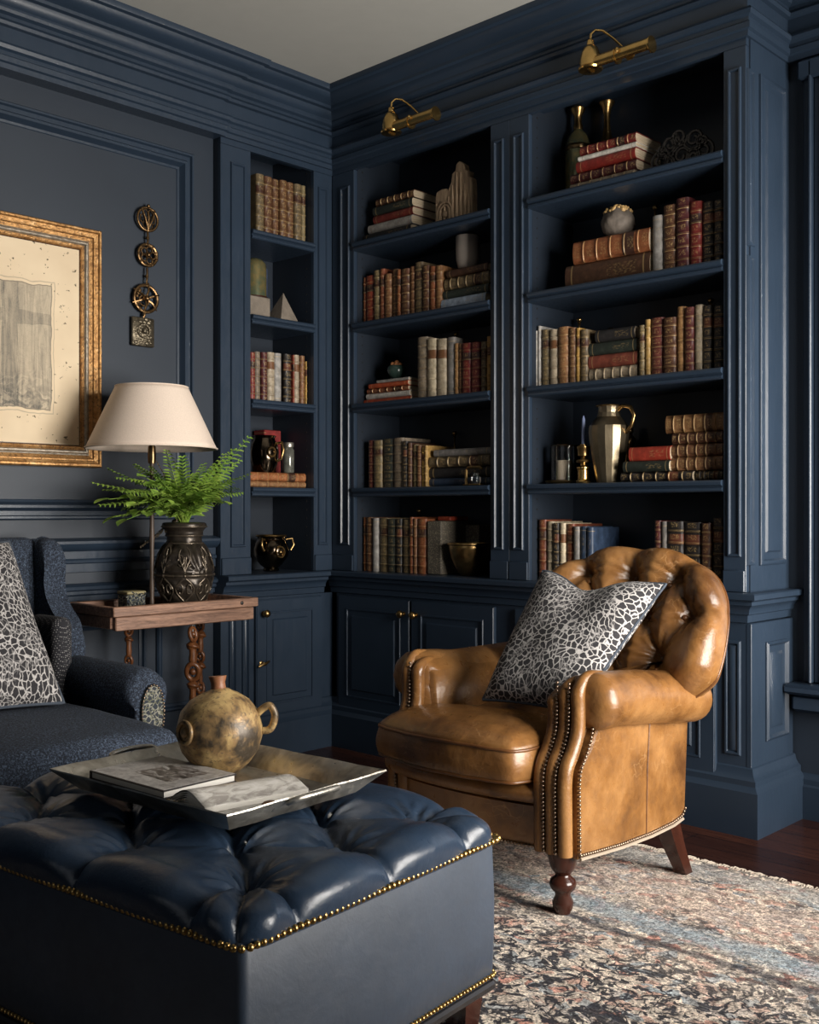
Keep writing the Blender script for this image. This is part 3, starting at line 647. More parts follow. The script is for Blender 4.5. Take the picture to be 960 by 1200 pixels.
STY = {  # key: (words, material, banded)
 'brown':  ('brown gilt-banded book', book_mat('brown', (.115, .048, .022), 1.0), 1),
 'tan':    ('light tan banded book', book_mat('tan', (.30, .145, .060), .9), 1),
 'saddle': ('saddle brown leather book', book_mat('saddle', (.19, .088, .038), .9, (.07, .03, .015)), 1),
 'pgreen': ('plain dark green book', book_mat('plain_green', (.022, .030, .022), .5, None, .6, False), 0),
 'pblack': ('plain black book', book_mat('plain_black', (.020, .018, .018), .5, None, .6, False), 0),
 'pbrown': ('plain dark brown book', book_mat('plain_brown', (.085, .038, .018), .5, None, .5, False), 0),
 'pred':   ('plain deep red book', book_mat('plain_red', (.16, .022, .016), .5, None, .5, False), 0),
 'orange': ('burnt orange cloth book', book_mat('burnt_orange', (.30, .085, .040), .5, None, .6, False), 0),
 'rust':   ('rust orange leather book', book_mat('rust', (.25, .075, .030), .8, (.05, .02, .012)), 1),
 'red':    ('dark red leather book', book_mat('red', (.20, .022, .016), .9, (.03, .01, .01)), 1),
 'bright': ('bright red book', book_mat('bright', (.36, .045, .022), .5, None, .5, False), 0),
 'cream':  ('cream vellum book', book_mat('cream', (.52, .43, .30), .5, (.16, .07, .03)), 1),
 'grey':   ('pale grey book', book_mat('grey', (.30, .28, .26), .4, None, .6, False), 0),
 'black':  ('black gilt-banded book', book_mat('black', (.022, .017, .015), 1.0, (.10, .03, .015)), 1),
 'green':  ('dark green-black book', book_mat('green', (.030, .034, .026), .8), 1),
 'ochre':  ('golden ochre book', book_mat('ochre', (.42, .23, .06), .5, (.09, .03, .012)), 1),
 'white':  ('off-white book', book_mat('white', (.62, .58, .52), .5, None, .7, False), 0),
 'navy':   ('navy blue book', book_mat('navy', (.035, .060, .12), .4, None, .5, False), 0),
 'blue':   ('blue and white book', book_mat('blue', (.42, .50, .62), .6, None, .6, False), 0),
 'olive':  ('olive brown book', book_mat('olive', (.17, .125, .065), .9, (.05, .02, .012)), 1),
 'maroon': ('maroon gilt-banded book', book_mat('maroon', (.105, .020, .018), 1.0), 1),
 'mottle': ('mottled cream book', book_mat('mottle', (.30, .24, .17), .6, None, .55, True, .9), 1),
 'gold':   ('narrow gilt-spined book', book_mat('gold', (.45, .27, .09), 1.0, None, .4), 1),
}
def book_mesh(tk, h, d, banded):
    n = 9; tk = max(tk, .006); q = tk/2; co = .0022; br = min(q*.75, .012)
    def outer(b):
        pts = [(-q, d)]; pts.append((-q, br+.003))
        for i in range(n):
            a = PI*i/(n-1); pts.append((-q*math.cos(a), br*(1-math.sin(a)) - b*.0040*math.sin(a)**.5 if 0 < i < n-1 else br))
        pts.append((q, br+.003)); pts.append((q, d)); return pts
    def inner():
        r = q-co; pts = [(-r, d)]; pts.append((-r, br+.003))
        for i in range(n):
            a = PI*i/(n-1); pts.append((-r*math.cos(a), co+br*(1-math.sin(a))))
        pts.append((r, br+.003)); pts.append((r, d)); return pts
    lv = [(0, .0), (.006, .0)] if not banded else [(0, 0)]
    if banded:
        for f in (.14, .32, .5, .68, .86): z = f*h; lv += [(z-.0035, 0), (z-.0015, .9), (z+.0015, .9), (z+.0035, 0)]
    lv += [(h, 0)]
    m = MB(); k = n+4
    for z, b in lv: m.v += [(x, y, z) for x, y in outer(b)]
    for a in range(len(lv)-1):
        for i in range(k-1): m.f.append((a*k+i, a*k+i+1, a*k+k+i+1, a*k+k+i))
    b0 = len(m.v)
    for z in (0, h): m.v += [(x, y, z) for x, y in inner()]
    for i in range(k-1): m.f.append((b0+i, b0+k+i, b0+k+i+1, b0+i+1))
    top = (len(lv)-1)*k
    for i in range(k-1): m.f.append((i, b0+i, b0+i+1, i+1)); m.f.append((top+i, top+i+1, b0+k+i+1, b0+k+i))
    for i in (0, k-1): m.f.append(tuple([a*k+i for a in range(len(lv))] + [b0+k+i, b0+i]))
    m.smooth = 50
    return m
def book(tk, h, d, sty, loc, rot, label, group):
    w, mat, banded = STY[sty]
    o = obj('book', book_mesh(tk, h, d, banded), mat); o.location = loc; o.rotation_euler = rot
    tag(o, label, 'book', group)
    m = MB(); i = .0024; e = .004; br = min(max(tk, .006)*.375, .012)
    m.prism([(-tk/2+i, br*.9), (-tk/4, i+.0015+br*.25), (tk/4, i+.0015+br*.25), (tk/2-i, br*.9), (tk/2-i, d-e), (-tk/2+i, d-e)], 'z', e*.7, h-e*.7); m.smooth = 0
    p = obj('page_block', m, M['page']); p.parent = o
    return o
ORD = ['first', 'second', 'third', 'fourth', 'fifth', 'sixth', 'seventh', 'eighth', 'ninth', 'tenth', 'eleventh', 'twelfth', 'thirteenth', 'fourteenth', 'fifteenth', 'sixteenth', 'seventeenth', 'eighteenth']
SHN = ['top shelf', 'second shelf', 'third shelf', 'fourth shelf', 'worktop']
def shelf_z(k): return (R(SH[k])+ST/2 if k < 4 else CTR) + .0008
def row(kind, k, case, items, group, d=.045, flip=False, where='from the room corner', dp=.19):
    n = len(items)
    for i, it in enumerate(items):
        a, b, yt, sty = it[:4]
        if kind == 'b': A, da = on_y(a, d); B, db = on_y(b, d)
        else: A, da = on_x(a, -d); B, db = on_x(b, -d)
        z = shelf_z(k); h = max(.12, hgt(yt, (da+db)/2) - z); tk = B-A-.0012; c = (A+B)/2
        lim = (R(SH[k-1])-ST/2 if k else OPEN_TOP+.08) - z - .006; h = min(h, lim)
        o0_, o1_ = {'narrow bookcase': (-.479, -.113), 'middle bookcase': (.149, .958)}.get(case, (1.155, 1.987)); A = max(A, o0_+.006); B = min(B, o1_-.005); tk = B-A-.0012; c = (A+B)/2
        nth = ORD[n-1-i] if flip else ORD[i]
        jit = random.uniform(-.004, .006)
        loc = (c, d+jit, z) if kind == 'b' else (-d-jit, c, z); rot = (0, 0, 0) if kind == 'b' else (0, 0, PI/2)
        lb = f"{STY[sty][0]}, {nth} upright {where}, {SHN[k]}, {case}"
        book(tk, h, dp+random.uniform(-.015, .015), sty, loc, rot, lb, group)
def stack(kind, k, case, items, group, pos='stack', d=.05, dp=.19, z0=None):
    """items bottom to top: (px0, px1, thickness, style)"""
    z = shelf_z(k) if z0 is None else z0; n = len(items)
    for i, (a, b, tk, sty) in enumerate(items):
        A = (on_y(a, d) if kind == 'b' else on_x(a, -d))[0]; B = (on_y(b, d) if kind == 'b' else on_x(b, -d))[0]
        o0_, o1_ = {'narrow bookcase': (-.479, -.113), 'middle bookcase': (.149, .958)}.get(case, (1.155, 1.987)); A = max(A, o0_+.006); B = min(B, o1_-.005)
        zc = z + tk/2; jit = random.uniform(-.004, .008)
        loc = (A, d+jit, zc) if kind == 'b' else (-d-jit, A, zc); rot = (0, PI/2, 0) if kind == 'b' else (0, PI/2, PI/2)
        lv = 'topmost' if i == n-1 else 'lowest' if i == 0 else f"{ORD[i]} from bottom"
        lb = f"{STY[sty][0]} lying {lv} of the {pos}, {SHN[k]}, {case}"
        book(tk-.0006, B-A, dp, sty, loc, rot, lb, group); z += tk
    return z
NB, MBK, AB = 'narrow bookcase', 'middle bookcase', 'armchair bookcase'
def seq(xs, tops, st): return [(xs[i], xs[i+1]-.3, tops[i], st[i]) for i in range(len(st))]
# --- middle bookcase
sA = stack('b', 0, MBK, [(425, 481, .042, 'pblack'), (431, 482, .040, 'white'), (437, 483, .036, 'pred'), (437, 483, .040, 'pgreen'), (439, 483, .036, 'brown')], 'books stacked on the top shelf of the middle bookcase')
row('b', 1, MBK, seq([424, 427.5, 437.5, 444.5, 450, 458, 465, 469.5, 479, 484.5, 494, 502, 509, 516.5], [325, 323, 317, 315, 321, 315, 316, 315, 312, 307, 311, 312, 311],
    ['rust', 'red', 'olive', 'rust', 'tan', 'brown', 'rust', 'brown', 'tan', 'olive', 'brown', 'rust', 'tan']), 'upright books on the second shelf of the middle bookcase')
sB = stack('b', 1, MBK, [(517, 569, .050, 'blue'), (518, 571, .038, 'pgreen'), (519, 571, .052, 'olive'), (522, 570, .034, 'pbrown')], 'books stacked on the second shelf of the middle bookcase')
sC = stack('b', 2, MBK, [(424, 480, .022, 'bright'), (428, 479, .026, 'white'), (429, 477, .022, 'rust'), (432, 478, .022, 'bright'), (441, 478, .014, 'grey')], 'books stacked on the third shelf of the middle bookcase', dp=.17)
row('b', 2, MBK, seq([488, 500, 511, 522, 531, 536, 540.5, 551, 562, 569, 574.5], [395, 397, 397, 395, 402, 402, 402, 401, 400, 394],
    ['mottle', 'cream', 'cream', 'grey', 'tan', 'brown', 'red', 'red', 'olive', 'ochre']), 'upright books on the third shelf of the middle bookcase')
row('b', 3, MBK, seq([430, 437, 447, 459, 471, 477, 482, 488, 493, 497.5, 501], [516, 516, 514, 513, 517, 519, 521, 522, 524, 522],
    ['maroon', 'olive', 'green', 'mottle', 'black', 'brown', 'olive', 'tan', 'ochre', 'gold']), 'upright books on the fourth shelf of the middle bookcase')
sD = stack('b', 3, MBK, [(501, 573, .036, 'navy'), (501, 574, .046, 'pblack'), (503, 574, .046, 'olive'), (507, 574, .032, 'grey')], 'books stacked on the fourth shelf of the middle bookcase')
row('b', 4, MBK, seq([419.5, 428, 435.5, 442.7, 453, 462.7, 470, 479.5, 484, 488.5, 499], [606, 606, 607, 607, 608, 608, 609, 606, 608, 608],
    ['rust', 'brown', 'grey', 'olive', 'green', 'black', 'olive', 'rust', 'tan', 'rust']), 'upright books on the worktop of the middle bookcase')
# --- bookcase behind the armchair
sE = stack('b', 0, AB, [(668, 742, .034, 'mottle'), (667, 744, .040, 'maroon'), (675, 744, .042, 'bright'), (677, 745, .018, 'white'), (679, 744, .038, 'red')], 'books stacked on the top shelf behind the armchair')
sF = stack('b', 1, AB, [(661, 760, .092, 'pbrown'), (671, 760, .086, 'rust')], 'large books lying on the second shelf behind the armchair', d=.045)
row('b', 1, AB, seq([762.5, 776, 791.5, 807.5, 821.5, 835.5, 847], [252, 240, 232, 236, 236, 234], ['grey', 'brown', 'maroon', 'red', 'black', 'black']), 'upright books on the second shelf behind the armchair', where='past the lying pair')
row('b', 2, AB, seq([622.5, 627.5, 633, 642.5, 653, 665.5, 674, 679, 688], [388, 382, 386, 386, 383, 384, 384, 386], ['white', 'grey', 'olive', 'cream', 'tan', 'brown', 'ochre', 'olive']), 'upright books on the third shelf behind the armchair, corner side', where='from the corner side')
sG = stack('b', 2, AB, [(690, 746, .052, 'mottle'), (689, 746, .050, 'orange'), (689, 745, .048, 'pgreen'), (697, 743, .046, 'pblack')], 'books stacked on the third shelf behind the armchair', pos='middle stack')
row('b', 2, AB, seq([748, 754.5, 761, 776, 791.5, 801.5, 813, 823, 834.5, 847], [381, 374, 372, 372, 359, 360, 357, 358, 358], ['olive', 'gold', 'maroon', 'brown', 'tan', 'maroon', 'mottle', 'black', 'black']), 'upright books on the third shelf behind the armchair, window side', where='past the middle stack')
sH = stack('b', 3, AB, [(726, 810, .036, 'black'), (730, 784, .040, 'pgreen'), (736, 784, .052, 'bright')], 'books in the low stack on the fourth shelf behind the armchair', pos='low stack', dp=.16, d=.03)
row('b', 4, AB, seq([628, 639, 647.5, 655, 662, 671.5, 679, 687, 695], [609, 611, 613, 613, 614, 617, 617, 618], ['rust', 'mottle', 'black', 'cream', 'rust', 'grey', 'navy', 'navy']), 'upright books on the worktop behind the armchair, corner side', where='from the corner side')
row('b', 4, AB, seq([765.5, 774, 781.5, 800.5, 821, 833.5, 847], [610, 611, 611, 612, 613, 607], ['maroon', 'grey', 'black', 'black', 'brown', 'black']), 'upright books on the worktop behind the armchair, window side', where='above the armchair')
# tall stack beside the pitcher (sits on the shelf behind the low stack end)
stack('b', 3, AB, [(800, 847, .036, 'black'), (786, 847, .050, 'saddle'), (786, 847, .046, 'saddle'), (788, 847, .040, 'brown'), (779, 847, .066, 'saddle')][1:], 'books in the tall stack on the fourth shelf behind the armchair', pos='tall stack', d=.05, z0=shelf_z(3)+.036)
book(.0350, on_y(846, .05)[0]-on_y(815, .05)[0], .19, 'black', (on_y(815, .05)[0], .052, shelf_z(3)+.018), (0, PI/2, 0), 'thin black book lying under the tall stack, fourth shelf, armchair bookcase', 'books in the tall stack on the fourth shelf behind the armchair')
# --- narrow bookcase
row('l', 0, NB, seq([301.5, 311, 320.8, 329, 337.5, 346, 354.5, 363], [204, 207, 210, 211.5, 214, 216, 218], ['olive', 'brown', 'brown', 'brown', 'brown', 'olive', 'olive']), 'matching brown books on the top shelf of the narrow bookcase', flip=True)
row('l', 2, NB, seq([293.6, 300, 307, 314.5, 323, 331.5], [413, 412, 413, 413, 414], ['red', 'mottle', 'maroon', 'cream', 'grey']), 'upright books on the third shelf of the narrow bookcase, lamp side', where='from the lamp side')
row('l', 2, NB, seq([334.5, 343.5, 345.8, 352.5, 358, 364], [415, 416, 416, 417, 424], ['black', 'red', 'cream', 'tan', 'ochre']), 'upright books on the third shelf of the narrow bookcase, corner side', flip=True)
sN = stack('l', 3, NB, [(293.5, 364, .028, 'tan'), (293.5, 363, .040, 'rust')], 'books lying on the fourth shelf of the narrow bookcase', pos='pair')

# ================================================================== THINGS ON THE SHELVES
def loc_b(px, d): X, t_ = on_y(px, d); return X, t_
def loc_l(px, d): Y, t_ = on_x(px, -d); return Y, t_
def lathe_thing(name, label, cat, parts, loc, group=None):
    T = thing(name, label, cat, loc, group)
    for nm, prof, mat, *rest in parts:
        m = MB().lathe(prof, n=rest[0] if rest else 24); m.move(loc); m.smooth = 50; obj(nm, m, mat, T)
    return T
# carved gothic fragment
X, _ = loc_b(530, .10); z = shelf_z(0)
T = thing('carved_fragment', 'weathered carved wooden gothic arch fragment beside the stacked books on the top shelf', 'carving', (X, .10, z))
Xa, da = loc_b(509, .08); Xb, _ = loc_b(552, .08)
w = Xb-Xa; hh = 1.505-SH[0]-ST/2
pts = [(0, 0), (w, 0), (w, hh*.56), (w*.98, hh*.68), (w*.90, hh*.72), (w*.92, hh*.80), (w*.80, hh*.84), (w*.78, hh*.93), (w*.66, hh), (w*.58, hh*.97), (w*.55, hh*.86), (w*.46, hh*.83), (w*.44, hh*.70), (w*.36, hh*.58), (w*.30, hh*.62), (w*.18, hh*.63), (w*.04, hh*.60), (0, hh*.52)]
m = MB().prism([(Xa+a, z+b) for a, b in pts], 'y', .085, .125, .004); obj('back_board', m, M['pale_wood'], T)
m = MB()
for i in range(9):     # raised ribs and crockets
    a = w*(.06+.88*i/8); top = min(hh*.95, hh*(.45+.5*math.exp(-((i/8-.68)/.22)**2))); m.tube([(Xa+a, .084, z+.004), (Xa+a+.003, .080, z+top*.5), (Xa+a-.002, .084, z+top*.9)], [.006, .005, .003], 6)
m.smooth = 60; obj('carved_rib', m, M['pale_wood'], T)
m = MB(); P = []
for r in (.030, .042):
    P = [(Xa+w*.30+r*math.cos(a), .078, z+.055+r*1.2*math.sin(a)) for a in np.linspace(0, PI, 14)]; P = [(P[0][0], .078, z+.003)] + P + [(P[-1][0], .078, z+.003)]
    m.tube(P, .0045, 6)
m.ball((Xa+w*.30, .080, z+.052), .016, 10, (1, .5, 1)); obj('arch_moulding', m, M['pale_wood'], T)
# cup on the stack
X, dcup = loc_b(546.5, .12)
lathe_thing('cup', 'plain grey ceramic beaker standing on stacked books, second shelf, middle bookcase', 'cup',
    [('body', [(0, 0), (.028, .001), (.042, .014), (.050, .045), (.052, .10), (.052, .145), (.050, .148), (.047, .146), (.047, .10), (.044, .045), (.036, .02), (0, .016)], M['cup'], 32)], (X, .13, sB+.0005))
# green bowl with little buds
X, _ = loc_b(465, .12)
T = lathe_thing('bowl', 'small dark green bowl on the red and white stack, third shelf, middle bookcase', 'bowl',
    [('body', [(0, 0), (.018, .001), (.022, .006), (.038, .022), (.045, .042), (.043, .058), (.036, .066), (.033, .064), (.040, .045), (.030, .02), (0, .014)], plain('green_glaze', (.03, .055, .045), .2, bump=0), 24)], (X, .12, sC+.0005))
m = MB(); r_ = random.Random(3)
for k in range(6): a = k*PI/3; m.ball((X+.019*math.cos(a), .12+.019*math.sin(a), sC+.066+r_.uniform(0, .010)), .012, 8)
m.ball((X, .12, sC+.08), .013, 8)
tag(obj('dried_bud', m, plain('dried_buds', (.40, .16, .06), .5)), 'orange and cream dried buds heaped in the small dark green bowl', 'dried flower', kind='stuff')
# brass finials peeping over books
def finial(name, label, px, pytop, d, zb, sc=1.0):
    X, t_ = loc_b(px, d); zt = hgt(pytop, t_); h = min(zt-zb, .325)
    lathe_thing(name, label, 'candlestick', [('base', [(0, 0), (.026*sc, .001), (.026*sc, .006), (.010, .014), (.006, .03), (.006, .032)], M['brass'], 16), ('stem', [(.005, .030), (.005, h*.5), (.009, h*.52), (.005, h*.55), (.004, h-.030), (.008, h-.026), (.004, h-.020)], M['brass'], 12), ('knob', [(.003, h-.022), (.009, h-.018), (.012, h-.010), (.009, h-.003), (0, h)], M['brass'], 12)], (X, d, zb))
finial('candlestick', 'slim brass candlestick peeping above books, third shelf, middle bookcase', 535, 389, .27, shelf_z(2))
finial('candlestick', 'slim brass candlestick showing above the stacked books, fourth shelf, middle bookcase', 533, 505, .27, shelf_z(3))
finial('candlestick', 'slim brass candlestick showing over books on the middle bookcase worktop', 491, 596, .27, shelf_z(4))
finial('candlestick', 'gilt knob-topped stick behind the grey book, second shelf, armchair bookcase', 768, 231, .27, shelf_z(1))
finial('candlestick', 'knob-topped stick over books at corner side, third shelf, armchair bookcase', 679, 372, .27, shelf_z(2))
finial('candlestick', 'slender stick at the corner side end, third shelf, armchair bookcase', 637, 367, .27, shelf_z(2))
finial('candlestick', 'slim brass stick above the black books, third shelf, armchair bookcase', 833, 349, .27, shelf_z(2))
# brass inkwell stand in front of stack (fourth shelf)
X, t_ = loc_b(556, .022)
T = thing('inkwell', 'small brass and glass inkwell in front of the dark stack, fourth shelf, middle bookcase', 'inkwell', (X, .02, shelf_z(3)))
z = shelf_z(3)
m = MB().box((X-.05, .002, z), (X+.045, .043, z+.006), .002); m.tube([(X-.044, .022, z+.006), (X-.044, .022, z+.065), (X-.03, .022, z+.076), (X+.03, .022, z+.076), (X+.042, .022, z+.068)], .006, 8); obj('stand', m, M['brass'], T)
m = MB().lathe([(0, 0), (.018, .001), (.021, .012), (.020, .028), (.010, .036), (.010, .044), (.012, .046), (0, .047)], n=20, c=(X+.008, .022, z+.0065)); obj('glass_pot', m, M['glass'], T)
# speckled slip case + tilted card + red box + brass bowl on worktop (middle)
z = CTR+.0008
Xa, _ = loc_b(500, .04); Xb, _ = loc_b(516, .04)
sp = NT('speckled_board'); v = sp.map('Object'); M['speckle'] = sp.fin(sp.ramp(sp.vor(v, 170, rnd=.6), [(.2, (.34, .29, .20)), (.45, (.10, .085, .065))]), .7)
tag(obj('slipcase', MB().box((Xa, .045, z), (Xb, .23, z+.232), .003), M['speckle']), 'speckled brown slipcase standing between the rust books and the brass bowl', 'box')
Xc, _ = loc_b(534, .08)
tag(obj('slipcase', MB().box((Xb+.004, .20, z), (Xc+.03, .292, z+.215), .003), M['speckle']), 'speckled slipcase standing behind the brass bowl on the worktop', 'box')
tag(obj('small_box', MB().box((Xa+.01, .10, z+.2325), (Xb+.005, .22, z+.252), .003), STY['bright'][1]), 'small red box lying on the speckled slipcase', 'box')
m = MB().box((-.028, -.001, -.035), (.028, .001, .035)); m.xf(Matrix.Translation((Xb+.045, .052, z+.175)) @ Matrix.Rotation(.55, 4, 'Y'))
X, t_ = loc_b(550, .10)
T = lathe_thing('brass_bowl', 'wide brass bowl on the worktop of the middle bookcase', 'bowl',
    [('body', [(0, 0), (.038, .001), (.042, .008), (.048, .014), (.062, .040), (.077, .075), (.086, .110), (.088, .130), (.086, .134), (.083, .130), (.080, .108), (.070, .070), (.040, .022), (0, .018)], M['brass'], 40), ('rim', [(.087, .128), (.093, .130), (.095, .135), (.093, .140), (.084, .139), (.083, .132), (.087, .128)], M['brass'], 40)], (X, .100, z))
# --- top shelf behind the armchair
X, t_ = loc_b(677.5, .238); z = shelf_z(0); zt = hgt(122, t_)-z; s = zt/.38
lathe_thing('lidded_bottle', 'green glass and brass decanter with a flared neck behind stacked books, top shelf', 'bottle',
    [('body', [(0, 0), (.042, .001), (.052, .01), (.053, .20*s), (.050, .235*s), (.040, .262*s), (.022, .280*s), (.018, .285*s)], M['green_glass'], 8),
     ('neck', [(.018, .284*s), (.020, .295*s), (.015, .31*s), (.015, .335*s), (.026, .350*s), (.030, .362*s), (.020, .372*s), (.0, .378*s)], M['brass'], 20),
     ('band', [(.053, .205*s), (.0555, .208*s), (.0555, .222*s), (.052, .226*s)], M['dark_brass'], 8)], (X, .238, z))
X, t_ = loc_b(712, .258); zt = hgt(118, t_)-z; s = zt/.38
lathe_thing('bud_vase', 'slender brass bud vase with flared lip behind stacked books, top shelf', 'vase',
    [('body', [(0, 0), (.034, .001), (.036, .010), (.018, .03), (.014, .06), (.020, .14*s), (.034, .185*s), (.042, .200*s), (.040, .208*s), (.028, .222*s), (.018, .25*s), (.012, .29*s), (.012, .325*s), (.018, .35*s), (.030, .368*s), (.031, .374*s), (.026, .372*s), (.010, .34*s), (0, .33*s)], M['brass'], 28)], (X, .255, z))
# iron scrollwork
Xc, t_ = loc_b(799, .10); s = t_/FX
T = thing('iron_scrollwork', 'black wrought iron scroll ornament beside the red books on the top shelf', 'ornament', (Xc, .10, z))
m = MB()
def scroll(cx, cz, r, turns=1.6, a0=0, mir=1, wd=.0062):
    P = []
    for k in range(30):
        q = k/29; a = a0 + mir*q*turns*2*PI; rr = r*(1-.78*q); P.append((cx+rr*math.cos(a), .10, cz+rr*math.sin(a)))
    m.tube(P, wd, 6)
for cx, cz, r, a0, mi in ((-.09, .045, .042, 0, 1), (-.045, .10, .040, 1, -1), (0, .05, .045, 2, 1), (-.01, .118, .036, 0, -1), (.05, .10, .042, 3, 1), (.09, .045, .042, 2, -1), (-.045, .035, .030, 1, 1), (.045, .035, .030, 0, 1), (-.075, .078, .024, 2, 1), (.085, .085, .024, 2, 1)):
    scroll(Xc+cx, z+cz+.004, r, 1.7, a0, mi)
m.tube([(Xc-.13, .10, z+.006), (Xc+.13, .10, z+.006)], .006, 6)
m.smooth = 60; obj('scrollwork', m, M['iron'], T)
m = MB().box((Xc-.11, .085, z), (Xc+.11, .115, z+.006), .002); obj('foot', m, M['iron'], T)
# geode bowl on the large books
X, t_ = loc_b(723, .11)
T = thing('geode', 'rough grey stone geode with a golden open top on the rust book', 'geode', (X, .12, sF))
nu, nv = 40, 22; P = np.zeros((nv, nu, 3)); r2 = np.random.default_rng(2); ph = r2.uniform(0, 6, 12)
for j in range(nv):
    q = j/(nv-1); r = .066*math.sin(PI*min(1, .12+q*.72))**.6; zz = .004+.100*q
    if j == 0: r = .030; zz = 0
    for i in range(nu):
        a = 2*PI*i/nu; k = 1+.03*math.sin(2*a+ph[0]+q*3)+.02*math.sin(5*a+ph[1]-q*9)+.02*math.sin(13*a+ph[2]+9*q); P[j, i] = (X+r*k*math.cos(a), .12+r*k*math.sin(a), sF+zz+(.004*math.sin(5*a+1) if j > nv-4 else 0))
m = MB().grid(P, close_v=True); m.f.append(tuple(range(nu))); m.smooth = 80; obj('shell', m, plain('grey_stone', (.20, .165, .135), .7, var=.5, nscale=30, bump=.7), T)
m = MB()
for k in range(95):
    a = r2.uniform(0, 2*PI); rr = .052*math.sqrt(r2.uniform(0, 1)); m.ball((X+rr*math.cos(a), .12+rr*math.sin(a), sF+.098+.020*(1-(rr/.052)**2)+r2.uniform(-.004, .005)), r2.uniform(.005, .009), 6)
m.smooth = 0; obj('crystal_crust', m, plain('amber_crystals', (.62, .40, .16), .3, bump=0), T, 'golden crystal crust')
# green rounded vessel behind stack on third shelf
X, t_ = loc_b(700, .17)
lathe_thing('lidded_jar', 'small dark green round-topped jar behind the middle stack, third shelf, armchair bookcase', 'jar', [('body', [(0, 0), (.02, .001), (.024, .06), (.026, .12), (.026, .185), (.022, .225), (.012, .24), (0, .242)], M['carved'], 24)], (X, .270, shelf_z(2)))
# --- fourth shelf: glass hurricane with candle, candlestick, pitcher, figure
z = shelf_z(3)
X, t_ = loc_b(660, .10)
T = thing('candle_jar', 'clear glass hurricane with an ivory pillar candle on a brass dish, fourth shelf', 'candle holder', (X, .115, z))
m = MB().lathe([(0, 0), (.070, .001), (.078, .006), (.080, .012), (.070, .014), (0, .012)], n=32, c=(X, .115, z)); obj('dish', m, M['brass'], T)
m = MB().lathe([(.058, .013), (.058, .150), (.060, .152), (.0565, .153), (.0545, .150), (.0545, .016), (.0, .0155)], n=36, c=(X, .115, z)); obj('glass_cylinder', m, M['pane'], T)
m = MB().ring((X, .115, z+.152), .0575, .0018, 36, 6, nrm=(0, 0, 1)); obj('rim', m, M['dark_brass'], T)
m = MB().lathe([(0, .017), (.032, .017), (.034, .022), (.034, .090), (.031, .094), (.008, .092), (0, .091)], n=28, c=(X-.004, .115, z)); m.tube([(X-.004, .115, z+.09), (X-.004, .115, z+.104)], .0012, 6)
obj('candle', m, M['wax'], T)
X, t_ = loc_b(684, .06)
T = thing('candlestick', 'brass and ivory candlestick holding a thin blue taper, fourth shelf', 'candlestick', (X, .06, z))
m = MB().lathe([(0, 0), (.028, .001), (.030, .006), (.026, .012), (.022, .016), (.022, .052), (.026, .056), (.026, .062), (.012, .068), (.010, .078)], n=24, c=(X, .06, z)); obj('base', m, M['bright_brass'], T)
m = MB().lathe([(.010, .077), (.026, .080), (.028, .085), (.026, .09), (.012, .094), (.010, .10), (.022, .106), (.023, .130), (.026, .134), (.026, .142), (.014, .146), (.014, .150), (0, .150)], n=24, c=(X, .06, z)); obj('stem', m, M['brass'], T)
m = MB().lathe([(.0085, .150), (.0082, .20), (.0065, .245), (.003, .258), (0, .262)], n=12, c=(X, .06, z)); obj('taper_candle', m, plain('pale_blue_wax', (.20, .25, .42), .45, bump=0), T, 'thin pale blue taper')
# pitcher
X, t_ = loc_b(712, .08); s = t_/FX
T = thing('pitcher', 'tall faceted brass pitcher with a looped handle on the fourth shelf', 'pitcher', (X, .09, z))
H_ = hgt(475, t_)-z
pr = [(0, 0), (.046, .001), (.048, .008), (.052, .03), (.064, .10), (.074, .17), (.078, .21), (.075, .235), (.060, .255), (.046, .272), (.042, .290), (.044, .305), (.048, .316)]
k_ = H_/.32
m = MB().lathe([(r, q*k_) for r, q in pr], n=16, c=(X, .09, z)); m.smooth = 18
m.v = [(p[0] + (.012*((p[2]-z)/H_-.9)*8 if (p[2]-z)/H_ > .9 and p[0] < X else 0), p[1], p[2]) for p in m.v]
o = obj('body', m, plain('brushed_brass', (.36, .29, .19), .38, 1.0, var=.35, nscale=14, bump=.15), T)
m = MB().ring((X, .09, z+H_-.002), .048, .003, 32, 8, nrm=(0, 0, 1)); obj('rim', m, M['brass'], T)
m = MB().tube([(X+.040, .09, z+H_*.93), (X+.062, .09, z+H_*.985), (X+.095, .09, z+H_*.96), (X+.112, .09, z+H_*.85), (X+.100, .09, z+H_*.72), (X+.078, .09, z+H_*.645), (X+.066, .09, z+H_*.63)], [.007, .008, .008, .0075, .007, .007, .008], 10); m.smooth = 60; obj('handle', m, M['brass'], T)
# small figure behind
X, t_ = loc_b(735, .24)
T = thing('statuette', 'small dark bronze statuette behind the low stack next to the pitcher', 'statuette', (X, .255, z))
m = MB().lathe([(0, 0), (.030, .001), (.030, .012), (.020, .02), (.020, .03)], n=20, c=(X, .255, z)); obj('base', m, M['dark_brass'], T)
m = MB().lathe([(.020, .028), (.026, .06), (.020, .11), (.024, .15), (.028, .17), (.020, .185), (.010, .192)], n=14, c=(X, .255, z)); m.ball((X, .255, z+.208), .017, 12, (1, 1, 1.15)); m.tube([(X+.02, .255, z+.17), (X+.04, .245, z+.15), (X+.03, .23, z+.13)], .007, 6); m.tube([(X-.02, .255, z+.17), (X-.038, .245, z+.14), (X-.025, .232, z+.12)], .007, 6); m.smooth = 80
obj('figure', m, M['dark_brass'], T)
